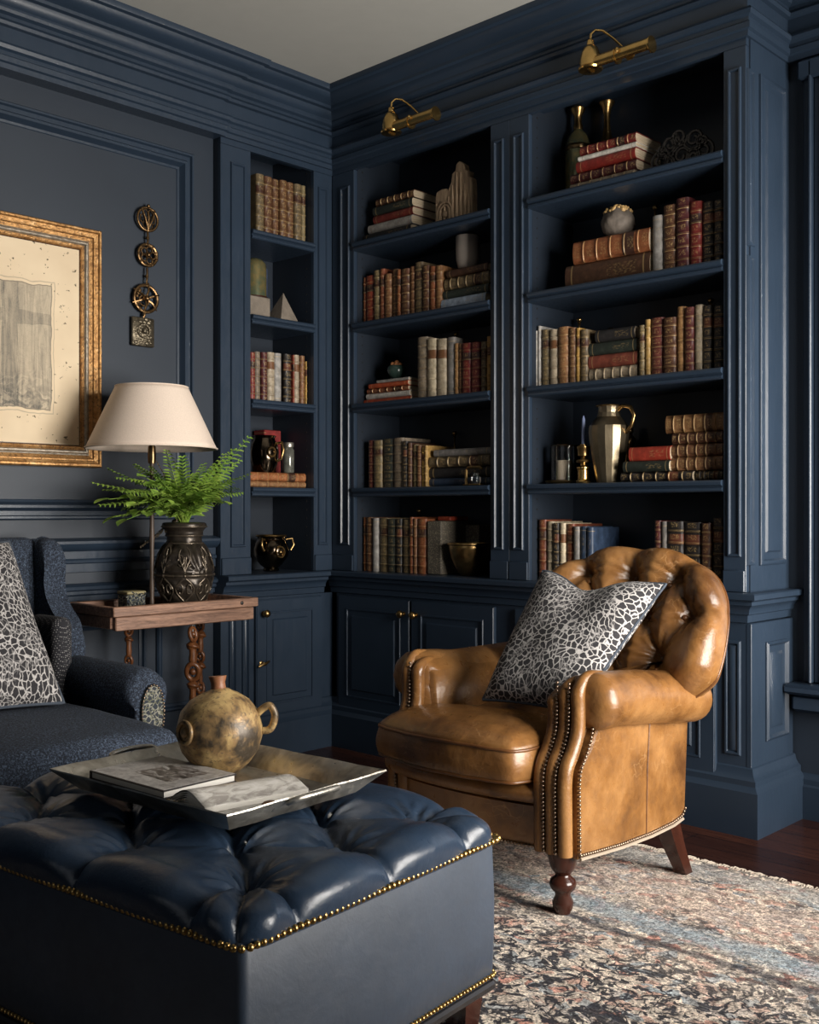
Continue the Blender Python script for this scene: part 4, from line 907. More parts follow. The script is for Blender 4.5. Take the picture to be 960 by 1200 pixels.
# --- narrow bookcase objects
z = shelf_z(1)
Ya, _ = loc_l(293.7, .05); Yb, _ = loc_l(324, .05); Yc, t_ = loc_l(310, .05)
tag(obj('stone_block', MB().box((-.18, Ya-.0, z), (-.055, Yb-.03, z+.098), .004), M['stone']), 'rough pale stone block under the dark glass dome, second shelf, narrow bookcase', 'stone')
T = thing('glass_dome', 'dark glass cylinder dome standing on the pale stone block, narrow bookcase', 'dome', (-.12, Yc, z+.0985))
m = MB().lathe([(.056, .0), (.056, .12), (.052, .150), (.036, .168), (.010, .176), (0, .177)], n=28, c=(-.118, Yc-.005, z+.105)); 
m.v = [p for p in m.v]; obj('dome', m, NT('smoked_glass').fin((.20, .17, .12), .06, Transmission_Weight=.75, IOR=1.4) if False else M['green_glass'], T)
m = MB().lathe([(0, 0), (.060, .0), (.060, .006), (0, .0065)], n=28, c=(-.118, Yc-.005, z+.0986)); obj('base', m, M['mahogany'], T)
tag(obj('book_cover', MB().box((-.26, Yc+.0, z), (-.20, Yc+.14, z+.27), .003), STY['navy'][1]), 'dark blue box standing upright behind the paper pyramid, narrow bookcase', 'box')
Yp, t_ = loc_l(332, .07)
m = MB(); r = .078; pk = (-.075, Yp+.004, z+.138)
a = [(-.02, Yp-.055, z), (-.045, Yp+.075, z), (-.15, Yp+.06, z), (-.14, Yp-.06, z)]
m.add([pk]+a, [(0,1,2), (0,2,3), (0,3,4), (0,4,1), (1,4,3,2)]); m.smooth = 0
tag(obj('stone_pyramid', m, M['stone']), 'small rough pale pyramid on the second shelf of the narrow bookcase', 'pyramid')
m = MB().box((-.11, Yp+.07, z), (-.03, Yp+.125, z+.006), .002)
tag(obj('stone_chip', m, M['stone']), 'flat stone chip beside the small pyramid', 'stone')
# metal tankard-like pot, glass jar, red box
z = sN+.0006
Yc, t_ = loc_l(313, .08)
T = thing('metal_jug', 'dark glossy pot with a curled handle on the lying books, narrow bookcase', 'jug', (-.10, Yc, z))
gl = plain('dark_chrome', (.22, .17, .12), .14, 1.0, var=.7, nscale=22, bump=.1)
m = MB().lathe([(0, 0), (.045, .001), (.050, .010), (.062, .05), (.066, .09), (.060, .125), (.050, .145), (.048, .155), (.054, .165), (.050, .167), (.044, .156), (0, .15)], n=28, c=(-.10, Yc, z)); obj('body', m, gl, T)
m = MB().tube([(-.055, Yc+.03, z+.13), (-.030, Yc+.045, z+.135), (-.022, Yc+.048, z+.10), (-.028, Yc+.04, z+.06), (-.045, Yc+.028, z+.05)], .007, 8)
m.ring((-.036, Yc-.01, z+.09), .020, .006, 18, 6); m.smooth = 60; obj('handle', m, M['brass'], T)
Yj, t_ = loc_l(340.5, .07)
T = thing('glass_jar', 'small lidded grey glass jar beside the dark pot, narrow bookcase', 'jar', (-.085, Yj, z))
m = MB().lathe([(0, 0), (.024, .001), (.027, .006), (.027, .105), (.022, .115), (.021, .12), (0, .12)], n=24, c=(-.085, Yj, z)); obj('body', m, plain('cloudy_glass', (.20, .20, .17), .15, .3, var=.6, nscale=40, bump=0), T)
m = MB().lathe([(0, .119), (.024, .119), (.025, .122), (.025, .138), (.023, .141), (0, .141)], n=24, c=(-.085, Yj, z)); obj('lid', m, M['pewter'], T)
Yr, t_ = loc_l(319, .21)
tag(obj('red_box', MB().box((-.285, Yr-.05, z), (-.205, Yr+.05, z+.205), .003), STY['bright'][1]), 'red box standing behind the dark pot on the fourth shelf, narrow bookcase', 'box')
# dark brass pot on the worktop
Yc, t_ = loc_l(321, .10); z = CTR+.0008
T = thing('brass_pot', 'round dark brass pot with lug handles on the worktop of the narrow bookcase', 'pot', (-.12, Yc, z))
pc = (-.12, Yc, z)
m = MB().lathe([(0, 0), (.034, .001), (.038, .006), (.032, .016), (.050, .030), (.078, .070), (.082, .100), (.072, .130), (.060, .145), (.062, .156), (.070, .163), (.066, .167), (.056, .156), (.05, .14), (0, .13)], n=36, c=pc); obj('body', m, gl, T)
m = MB().ring((pc[0], pc[1], z+.163), .067, .004, 36, 8, nrm=(0,0,1)); obj('rim', m, M['brass'], T)
for s in (-1, 1):
    m = MB().tube([(pc[0]+.03, pc[1]+s*.062, z+.145), (pc[0]+.045, pc[1]+s*.088, z+.150), (pc[0]+.05, pc[1]+s*.094, z+.12), (pc[0]+.045, pc[1]+s*.078, z+.095)], .006, 8); m.smooth = 60; obj('lug_handle', m, M['brass'], T)
m = MB().ring((pc[0]+.080, pc[1]-.012, z+.09), .024, .005, 20, 6, nrm=(1, 0, .1)); m.ball((pc[0]+.081, pc[1]-.012, z+.09), .010); m.smooth = 60; obj('medallion', m, M['brass'], T)
# ================================================================== UPHOLSTERY TOOLS
def tuft(P, btn, seg, puff=.022, dB=.030, wB=.022, dC=.010, wC=.008, sigma=.045, wr=.0025):
    """height of a buttoned surface at plan points P(N,2)"""
    d = np.full(len(P), 1e3)
    for a, b in seg:
        a = np.array(a); b = np.array(b); ab = b-a; q = np.clip(((P-a)@ab)/(ab@ab), 0, 1)
        d = np.minimum(d, np.linalg.norm(P-(a+q[:, None]*ab), axis=1))
    B = np.array(btn); D = np.linalg.norm(P[:, None]-B[None], axis=2); k = D.argmin(1); r = D[np.arange(len(P)), k]
    th = np.arctan2(P[:, 1]-B[k, 1], P[:, 0]-B[k, 0])
    h = puff*(1-np.exp(-(d/sigma)**1.5)) - dC*np.exp(-d/wC) - dB*np.exp(-(r/wB)**1.25)
    h += wr*np.cos(th*9+k*1.7)*np.exp(-((r-.03)/.028)**2) + wr*.6*np.cos(th*15+k*2.3)*np.exp(-((r-.05)/.03)**2)
    return h
def wob(P, a, s, seed=0):
    g = np.random.default_rng(seed); o = np.zeros(len(P))
    for k in range(6):
        w = g.normal(size=P.shape[1])*s; o += np.sin(P@w + g.uniform(0, 6))
    return a*o/6
def nails(path, r, step, n=6, flat=None):
    """row of domed nail heads along a polyline"""
    pts = [Vector(p) for p in path]; m = MB(); acc = 0
    for a, b in zip(pts, pts[1:]):
        L = (b-a).length
        if L < 1e-6: continue
        q = acc
        while q < L: m.ball(a.lerp(b, q/L), r, n); q += step
        acc = q-L
    m.smooth = 80; return m
def smooth_path(pts, n=10):
    """Catmull-Rom through the points"""
    P = [Vector(p) for p in pts]; P = [P[0]*2-P[1]] + P + [P[-1]*2-P[-2]]; out = []
    for i in range(1, len(P)-2):
        for k in range(n):
            t_ = k/n; a, b, c, d = P[i-1], P[i], P[i+1], P[i+2]
            out.append(.5*((2*b)+(c-a)*t_+(2*a-5*b+4*c-d)*t_**2+(3*b-a-3*c+d)*t_**3))
    out.append(P[-2]); return out
# ================================================================== OTTOMAN
OC = Vector((1.883, -2.077, 0)); OA = math.radians(6.0)     # centre and turn
OL, OW = .50, .36                                           # half sizes at the nail line
def omat(): return Matrix.Translation(OC) @ Matrix.Rotation(OA, 4, 'Z')
ZN = R(-.680); ZB = .115
T = thing('ottoman', 'large button-tufted navy leather ottoman with brass nailheads in front of the tan armchair', 'ottoman', tuple(OC))
Rr, L = .062, .094; ax, ay = OL+.008-Rr, OW+.008-Rr
U_ = np.concatenate([np.linspace(-ax-L, -ax, 22)[:-1], np.linspace(-ax, ax, 150), np.linspace(ax, ax+L, 22)[1:]])
V_ = np.concatenate([np.linspace(-ay-L, -ay, 22)[:-1], np.linspace(-ay, ay, 104), np.linspace(ay, ay+L, 22)[1:]])
UU, VV = np.meshgrid(U_, V_, indexing='ij'); Q = np.stack([UU.ravel(), VV.ravel()], 1)
Cc = np.clip(Q, [-ax, -ay], [ax, ay]); De = Q-Cc; nn = np.linalg.norm(De, axis=1); kk = np.abs(De).max(1)
dr_ = np.where(nn[:, None] > 1e-9, De/np.maximum(nn, 1e-9)[:, None], 0); ang = np.minimum(kk/Rr, PI/2); rest = np.maximum(kk-Rr*PI/2, 0)
hor = Rr*np.sin(ang); drop = Rr*(1-np.cos(ang))+rest
us = [.385, .23, .075, -.08, -.235, -.39]; btn = []; rows_ = []
for i, u in enumerate(us): rows_.append([(u, v) for v in ((-.235, 0, .235) if i % 2 == 0 else (-.1175, .1175))]); btn += rows_[-1]
seg = []
for i in range(len(us)-1):
    for p in rows_[i]:
        for q in rows_[i+1]:
            if abs(p[1]-q[1]) < .13: seg.append((p, q))
E_ = .2
for p in rows_[0]: seg.append((p, (p[0]+E_, p[1]*1.05)))
for p in rows_[-1]: seg.append((p, (p[0]-E_, p[1])))
for r_ in rows_[::2]:
    for p in (r_[0], r_[-1]): seg.append((p, (p[0], math.copysign(abs(p[1])+E_, p[1]))))
for sx, p in ((1, rows_[0]), ):
    for q in (p[0], p[-1]): seg.append((q, (q[0]+.13*sx, q[1]+math.copysign(.16, q[1]))))
nrm = np.stack([dr_[:, 0]*np.sin(ang), dr_[:, 1]*np.sin(ang), np.cos(ang)], 1)
Pl = np.stack([Cc[:, 0]+dr_[:, 0]*hor, Cc[:, 1]+dr_[:, 1]*hor, -drop], 1)
Pe = np.stack([Cc[:, 0]+dr_[:, 0]*kk, Cc[:, 1]+dr_[:, 1]*kk], 1)
fade = np.clip(1-(kk-Rr*.9)/(L-Rr*.9), 0, 1)
h = tuft(Pe, btn, seg, .024, .032, .025, .012, .007, .055, .0045)*fade + wob(Pe, .003, 18, 3)*fade + .008*np.sin(np.clip(kk/L, 0, 1)*PI)
Pl += nrm*h[:, None]; Pl[:, 2] += ZN + L - Rr*(PI/2-1) - .006 - .002
ZTOP = ZN + L - Rr*(PI/2-1) - .008
m = MB().grid(Pl.reshape(len(U_), len(V_), 3)).xf(omat()); m.smooth = 80
obj('tufted_top', m, M['navy_leather'], T)
for b in btn:
    m = MB(); i = int(np.argmin(((Pe-np.array(b))**2).sum(1))); p = Pl[i]; m.ball((p[0], p[1], p[2]+.002), .011, 10, (1, 1, .6)); m.smooth = 80; m.xf(omat()); obj('button', m, M['navy_leather'], T)
# body
def rrect(a, b, r, n=6):
    P = []
    for cx, cy, s in ((a-r, b-r, 0), (-a+r, b-r, 1), (-a+r, -b+r, 2), (a-r, -b+r, 3)):
        for k in range(n+1): q = PI/2*(s+k/n); P.append((cx+r*math.cos(q), cy+r*math.sin(q)))
    return P
lv = [(-.004, ZB), (0, ZB+.01), (.0025, ZB+.10), (.003, ZN-.12), (.0, ZN-.015), (-.004, ZN+.004)]
P = np.array([[(x, y, z) for x, y in rrect(OL+o, OW+o, .018)] for o, z in lv]); m = MB().grid(P, close_v=True)
m.f.append(tuple(range(len(P[0])))); m.f.append(tuple(len(m.v)-len(P[0])+i for i in range(len(P[0])))); m.smooth = 50; m.xf(omat()); obj('body', m, M['navy_body'], T)
m = nails([(x, y, ZN+.002) for x, y in rrect(OL+.010, OW+.010, .022)+[rrect(OL+.010, OW+.010, .022)[0]]], .0068, .0142); m.xf(omat()); obj('nailhead_trim', m, M['brass_nail'], T, 'row of brass nailheads under the tufted top')
m = nails([(x, y, ZB+.012) for x, y in rrect(OL+.003, OW+.003, .018)+[rrect(OL+.003, OW+.003, .018)[0]]], .0052, .0112); m.xf(omat()); obj('nailhead_trim', m, M['brass_nail'], T, 'row of small brass nailheads at the hem')
P = rrect(OL+.006, OW+.006, .02); m = MB().prism(P, 'z', ZB-.020, ZB-.001, .005); m.xf(omat()); obj('plinth_rail', m, plain('polished_ebony', (.05, .045, .045), .2, .4, bump=0), T, 'polished dark metal rail')
for sx in (-1, 1):
    for sy in (-1, 1):
        m = MB(); x, y = sx*(OL-.05), sy*(OW-.05); P = np.array([[(x+a*w, y+b*w, z) for a, b in ((-1,-1),(1,-1),(1,1),(-1,1))] for w, z in ((.022, .0105), (.024, .02), (.032, ZB-.021))])
        m.grid(P, close_v=True); m.f += [(0,1,2,3), (8,9,10,11)]; m.xf(omat()); obj('leg', m, M['mahogany'], T)
# ================================================================== RUG
t = NT('faded_persian_rug'); v = t.map('Object'); gx = t.new('ShaderNodeSeparateXYZ'); t.l.new(v, gx.inputs[0]); Y = gx.outputs[1]
w = t.warp(t.warp(v, .10, 7), .03, 30)
cellc = t.vor(t.map('Object', scale=(.8, 1.2, 1), vec=w), 36, 'F1', 'Color'); cs_ = t.new('ShaderNodeSeparateColor'); t.l.new(cellc, cs_.inputs[0])
pal = t.ramp(cs_.outputs[0], [(0, (.62, .53, .44)), (.26, (.52, .34, .27)), (.40, (.30, .35, .38)), (.50, (.64, .57, .48)), (.70, (.44, .40, .37)), (.84, (.45, .20, .15)), (.90, (.66, .58, .49))], 'CONSTANT')
big = t.noise(v, 3.2, 3); pal = t.mix(t.ramp(big, [(.38, .0), (.62, .45)]), pal, (.50, .42, .36))
# dark vine-like drawing and scattered leaf marks
def bands_(n, a, b): return t.ramp(t.math('ABSOLUTE', t.math('SUBTRACT', n, .5)), [(a, 1.0), (b, 0.0)])
vm = bands_(t.noise(w, 7, 2, .5, .8), .012, .026)
vm2 = t.math('MULTIPLY', bands_(t.noise(t.map('Object', loc=(3, 7, 0), vec=w), 16, 2, .5, .8), .020, .045), t.ramp(t.noise(v, 9, 2), [(.45, 0.0), (.50, 1.0)]))
blot = t.ramp(t.noise(t.map('Object', scale=(1, 1.5, 1), vec=w), 34, 2, .5, .5), [(.545, 0.0), (.575, 1.0)])
reg = t.ramp(Y, [(.0, 1.0), (1.0, 1.0)]); fadeY = t.math('ADD', t.math('MULTIPLY', t.math('SUBTRACT', -.95, Y), 1.6), .55, None, True)
dk = t.math('MULTIPLY', t.math('MAXIMUM', t.math('MAXIMUM', vm, vm2), blot), t.math('MAXIMUM', fadeY, t.ramp(t.noise(v, 5, 3), [(.42, .35), (.58, .85)])))
col = t.mix(t.math('MULTIPLY', dk, .97), pal, (.014, .016, .026))
# faded bands following the border
def band(c0, hw, soft=.02):
    yy = t.math('ADD', Y, t.math('MULTIPLY', t.math('SUBTRACT', t.noise(v, 5, 3), .5), .05)); return t.ramp(t.math('ABSOLUTE', t.math('SUBTRACT', yy, c0)), [(max(hw-soft, 0), 1.0), (hw+soft, 0.0)])
col = t.mix(t.math('MULTIPLY', band(-.93, .045), .72), col, (.26, .33, .38))
col = t.mix(t.math('MULTIPLY', band(-.47, .05), .6), col, (.40, .40, .39))
col = t.mix(t.math('MULTIPLY', band(-.70, .12), .30), col, (.55, .42, .36))
col = t.mix(t.math('MULTIPLY', band(-1.04, .015, .008), .8), col, (.03, .032, .045))
worn = t.noise(t.map('Object', scale=(1, 9, 1)), 9, 5, .7); col = t.mix(t.ramp(worn, [(.52, 0.0), (.72, .3)]), col, (.42, .38, .34))
spk = t.noise(v, 170, 3, .75); col = t.mix(1.0, col, t.ramp(spk, [(.36, .30), (.5, 1.0), (.66, 1.75)]), 'MULTIPLY')
spk2 = t.noise(v, 60, 3, .7); col = t.mix(1.0, col, t.ramp(spk2, [(.36, .62), (.64, 1.45)]), 'MULTIPLY')
M['rug'] = t.fin(col, .95, None, t.bump(spk, .6, .004))
RX0, RX1, RY0_, RY1_ = 1.02, 4.10, -4.6, -.385
m = MB(); P = np.zeros((60, 70, 3)); 
for i, x in enumerate(np.linspace(RX0, RX1, 60)):
    for j, y in enumerate(np.linspace(RY0_, RY1_, 70)): P[i, j] = (x, y + (.004*math.sin(x*9)+.003*math.sin(x*23) if j == 69 else 0), .009+.0008*math.sin(x*7+y*5))
m.grid(P); P2 = P.copy(); P2[..., 2] = .001; m.grid(P2)
for k in (0, -1):
    e = np.stack([P[k], P2[k]]); m.grid(e); e = np.stack([P[:, k], P2[:, k]]); m.grid(e)
m.smooth = 60; rug = obj('rug', m, M['rug']); tag(rug, 'faded persian-style rug in cream, rust, blue and charcoal with a cream fringe', 'rug')
m = MB(); r_ = random.Random(4); x = RX0+.01
while x < RX1:
    for k in range(2):
        dx, dz = r_.uniform(-.012, .012), r_.uniform(.004, .012); Lf = r_.uniform(.022, .045); y0 = RY1_-.006
        m.tube([(x, y0, .008), (x+dx*.4, y0+Lf*.4, dz), (x+dx, y0+Lf*.8, .005), (x+dx*1.5, y0+Lf, .002)], [.0028, .0026, .0024, .0012], 4, caps=False)
    x += r_.uniform(.006, .010)
m.smooth = 80; f_ = obj('fringe', m, plain('cream_wool', (.50, .43, .35), .95, var=.3, bump=0), rug); f_['kind'] = 'stuff'; f_['label'] = 'cream knotted fringe'
# ================================================================== TAN ARMCHAIR
AX = 1.785
T = thing('armchair', 'tan leather armchair with a button-tufted rounded back, scrolled arms and nailhead trim', 'armchair', (AX, -.75, 0))
# --- back
BX = AX+.135; b0 = Vector((BX, -.640, .40)); up = Vector((0, .290, .585)).normalized(); nf = Vector((0, -up.z, up.y)); rt = Vector((1, 0, 0))
BH = .618; HW = .350
def outl(th):      # outline radius from the centre (0,.30)
    return None
oc = (0, .30); out = []
NT_ = 150
for i in range(NT_):
    th = 2*PI*i/NT_; dx, dy = math.cos(th), math.sin(th); lo_, hi_ = 0, 1.2
    def ins(r):
        a, b = abs(dx*r), .30+dy*r
        if b < 0: return False
        if b < .30: return a < HW*(.46+.54*min(1, max(0, (b-.06)/.15)))
        return (a/HW)**2.35+((b-.30)/(BH-.30))**2.35 < 1
    for _ in range(30):
        md = (lo_+hi_)/2
        if ins(md): lo_ = md
        else: hi_ = md
    out.append((dx*lo_, dy*lo_+.30))
out = np.array(out)
for _ in range(3): out = (np.roll(out, 1, 0)+2*out+np.roll(out, -1, 0))/4
th_ = .150                                       # thickness
s_ = np.linspace(0, 1, 64)
def prof(s):       # -> (rho, depth toward the viewer)
    if s < .62: return (s/.62*.84, th_*.5)
    if s < .90: a = (s-.62)/.28*PI; return (.84+.16*math.sin(a), th_*.5*math.cos(a))
    return (.84*(1-(s-.90)/.10), -th_*.5)
PR = [prof(s) for s in s_]
rows3 = {.515: (-.165, 0, .165), .385: (-.245, -.082, .082, .245), .255: (-.165, 0, .165), .12: (-.245, -.082, .082, .245)}
btn = [(x, y) for y, xs in rows3.items() for x in xs]; seg = []; ks = list(rows3)
for i in range(3):
    for x in rows3[ks[i]]:
        for x2 in rows3[ks[i+1]]:
            if abs(x-x2) < .1: seg.append(((x, ks[i]), (x2, ks[i+1])))
for x in rows3[.515]: seg.append(((x, .515), (x*1.30, .60)))
for s in (-1, 1): seg.append(((s*.245, .385), (s*.34, .42))); seg.append(((s*.245, .12), (s*.34, .10)))

P = np.zeros((64, NT_, 3)); P2_ = np.zeros((64*NT_, 2)); W = np.zeros(64*NT_)
for i, (rho, dd) in enumerate(PR):
    for j in range(NT_):
        a = (1-rho)*oc[0]+rho*out[j, 0]; b = (1-rho)*oc[1]+rho*out[j, 1]; P2_[i*NT_+j] = (a, b); W[i*NT_+j] = max(0, min(1, (dd/th_+.5)*1.15-.1))**1.5*(1-.55*min(1, (s_[i]-.62)/.14)) if s_[i] >= .62 else 1
        P[i, j] = (a, b, dd)
hT = tuft(P2_, btn, seg, .028, .046, .030, .011, .008, .050, .0055)*W
hT += wob(P2_, .0025, 20, 9)
Pf = P.reshape(-1, 3).copy(); cr_ = .050*(Pf[:, 0]/HW)**2         # barrel curve: sides come forward
nor = np.zeros_like(Pf)
for i, (rho, dd) in enumerate(PR):
    a = 0 if s_[i] < .62 else (s_[i]-.62)/.28*PI
    for j in range(NT_):
        if s_[i] >= .90: nor[i*NT_+j] = (0, 0, -1)
        else:
            o_ = out[j]-np.array(oc); o_ = o_/np.linalg.norm(o_); nor[i*NT_+j] = (o_[0]*math.sin(a), o_[1]*math.sin(a), math.cos(a))
Pf = Pf + nor*hT[:, None]; Pf[:, 2] += cr_
G = np.array([tuple(b0 + rt*p[0] + up*p[1] + nf*p[2]) for p in Pf]).reshape(64, NT_, 3)
m = MB().grid(G, close_v=True); m.smooth = 80; bk = obj('backrest', m, M['tan'], T)
for b in btn:
    m = MB(); i = int(np.argmin(((P2_[:64*NT_//2]-np.array(b))**2).sum(1))); m.ball(tuple(b0+rt*Pf[i, 0]+up*Pf[i, 1]+nf*(Pf[i, 2]+.003)), .0105, 10); m.smooth = 80; obj('button', m, M['tan_dark'], bk)
ring_i = int(.785*63)
m = MB().tube([tuple(G[ring_i, j]) for j in range(NT_)]+[tuple(G[ring_i, 0])], .0045, 6, caps=False); m.smooth = 80; obj('welt', m, M['tan_dark'], bk)
# lower rear shell
m = MB(); poly = [(-.56, .175), (-.505, .175), (-.470, .52), (-.56, .52)]; m.prism(poly, 'x', AX-.325, AX+.325, .006); m.smooth = 40; obj('rear_panel', m, M['tan'], T)
# --- seat base with bowed front
pf = [(-1.015, .172), (-1.050, .178), (-1.058, .20), (-1.056, .285), (-1.060, .290), (-1.050, .294), (-1.078, .302), (-1.092, .318), (-1.092, .335), (-1.078, .350), (-1.03, .356), (-.47, .356), (-.47, .172)]
xs_ = np.linspace(-.338, .226, 40); P = np.zeros((40, len(pf), 3))
for i, x in enumerate(xs_):
    bow = -.045*max(0, 1-((x+.056)/.29)**2)**.8
    for j, (y, z) in enumerate(pf):
        P[i, j] = (AX+x, y + (bow if y < -.9 else 0), z + (.0018*math.sin(x*60+j) if j in (8, 9) else 0))
m = MB().grid(P, close_v=True); n_ = len(pf); m.f.append(tuple(range(n_))); m.f.append(tuple(39*n_+i for i in range(n_))); m.smooth = 50; sb = obj('seat_base', m, M['tan'], T)
m = nails([(AX+x, -1.055-.045*max(0, 1-((x+.056)/.29)**2)**.8, .180) for x in np.linspace(-.32, .215, 24)], .0048, .0105); obj('nailhead_trim', m, M['pewter_nail'], sb)
# --- seat cushion (T shaped, crowned, piped)
ol = []
def arc(cx, cy, r, a0, a1, n=7): return [(cx+r*math.cos(math.radians(a0+(a1-a0)*k/n)), cy+r*math.sin(math.radians(a0+(a1-a0)*k/n))) for k in range(n+1)]
ctl = [(-.205, -.60), (.205, -.60)]
ol = arc(.165, -.62, .045, 90, 0) + arc(.195+.06, -1.005+.03, .03, 180, 250, 4)[:0] + [(.212, -.80), (.212, -.97), (.214, -.995)] + [(.214, -1.06), (.213, -1.10)]
fx = np.linspace(.195, -.315, 24); ol += [(x, -1.135-.055*(1-((x+.05)/.31)**2)) for x in fx]
ol += [(-a, b) for a, b in reversed(arc(.315, -1.050, .045, 80, -35, 7))] + [(-.214, -.995), (-.212, -.97), (-.212, -.80)] + [(-a, b) for a, b in reversed(arc(.165, -.62, .045, 90, 0))]
ol = np.array(ol)
def resample(P, n):
    P = np.vstack([P, P[:1]]); d = np.r_[0, np.cumsum(np.linalg.norm(np.diff(P, axis=0), axis=1))]; q = np.linspace(0, d[-1], n, endpoint=False); return np.stack([np.interp(q, d, P[:, 0]), np.interp(q, d, P[:, 1])], 1)
ol = resample(ol, 140)
for _ in range(2): ol = (np.roll(ol, 1, 0)+2*ol+np.roll(ol, -1, 0))/4
cc = np.array((0, -.93))
pz = [(0, .520), (.2, .519), (.4, .515), (.6, .507), (.75, .498), (.87, .486), (.95, .471), (.985, .461), (1.0, .452), (1.003, .446), (1.018, .43), (1.028, .41), (1.026, .39), (1.012, .372), (1.0, .364), (.985, .360), (.9, .358), (.5, .357), (0, .357)]
pzr = []
for a, b in zip(pz, pz[1:]):
    for k in range(3): pzr.append((a[0]+(b[0]-a[0])*k/3, a[1]+(b[1]-a[1])*k/3))
pzr.append(pz[-1]); P = np.zeros((len(pzr), 140, 3))
for i, (rho, z) in enumerate(pzr):
    q = cc+(ol-cc)*rho; P[i, :, :2] = q + [AX, 0]; P[i, :, 2] = z
Pf = P.reshape(-1, 3); sag = np.exp(-(((Pf[:, 0]-AX)/.16)**2+((Pf[:, 1]+.85)/.16)**2))*.010; topm = (Pf[:, 2] > .45)
Pf[:, 2] -= sag*topm; Pf += (wob(Pf, .0045, 16, 5)*np.where(Pf[:, 2] > .37, 1, 0))[:, None]*np.array([.3, .5, 1]); Pf += (wob(Pf, .0018, 55, 6))[:, None]*np.array([.3, .6, 1])
P = Pf.reshape(P.shape); m = MB().grid(P, close_v=True); m.smooth = 80; sc_ = obj('seat_cushion', m, M['tan'], T)
i1 = 8*3; i2 = 14*3
m = MB()
for ii in (25, 42): m.tube([tuple(P[ii, j]) for j in range(140)]+[tuple(P[ii, 0])], .0048, 6, caps=False)
m.smooth = 80; obj('piping', m, M['tan_dark'], sc_)
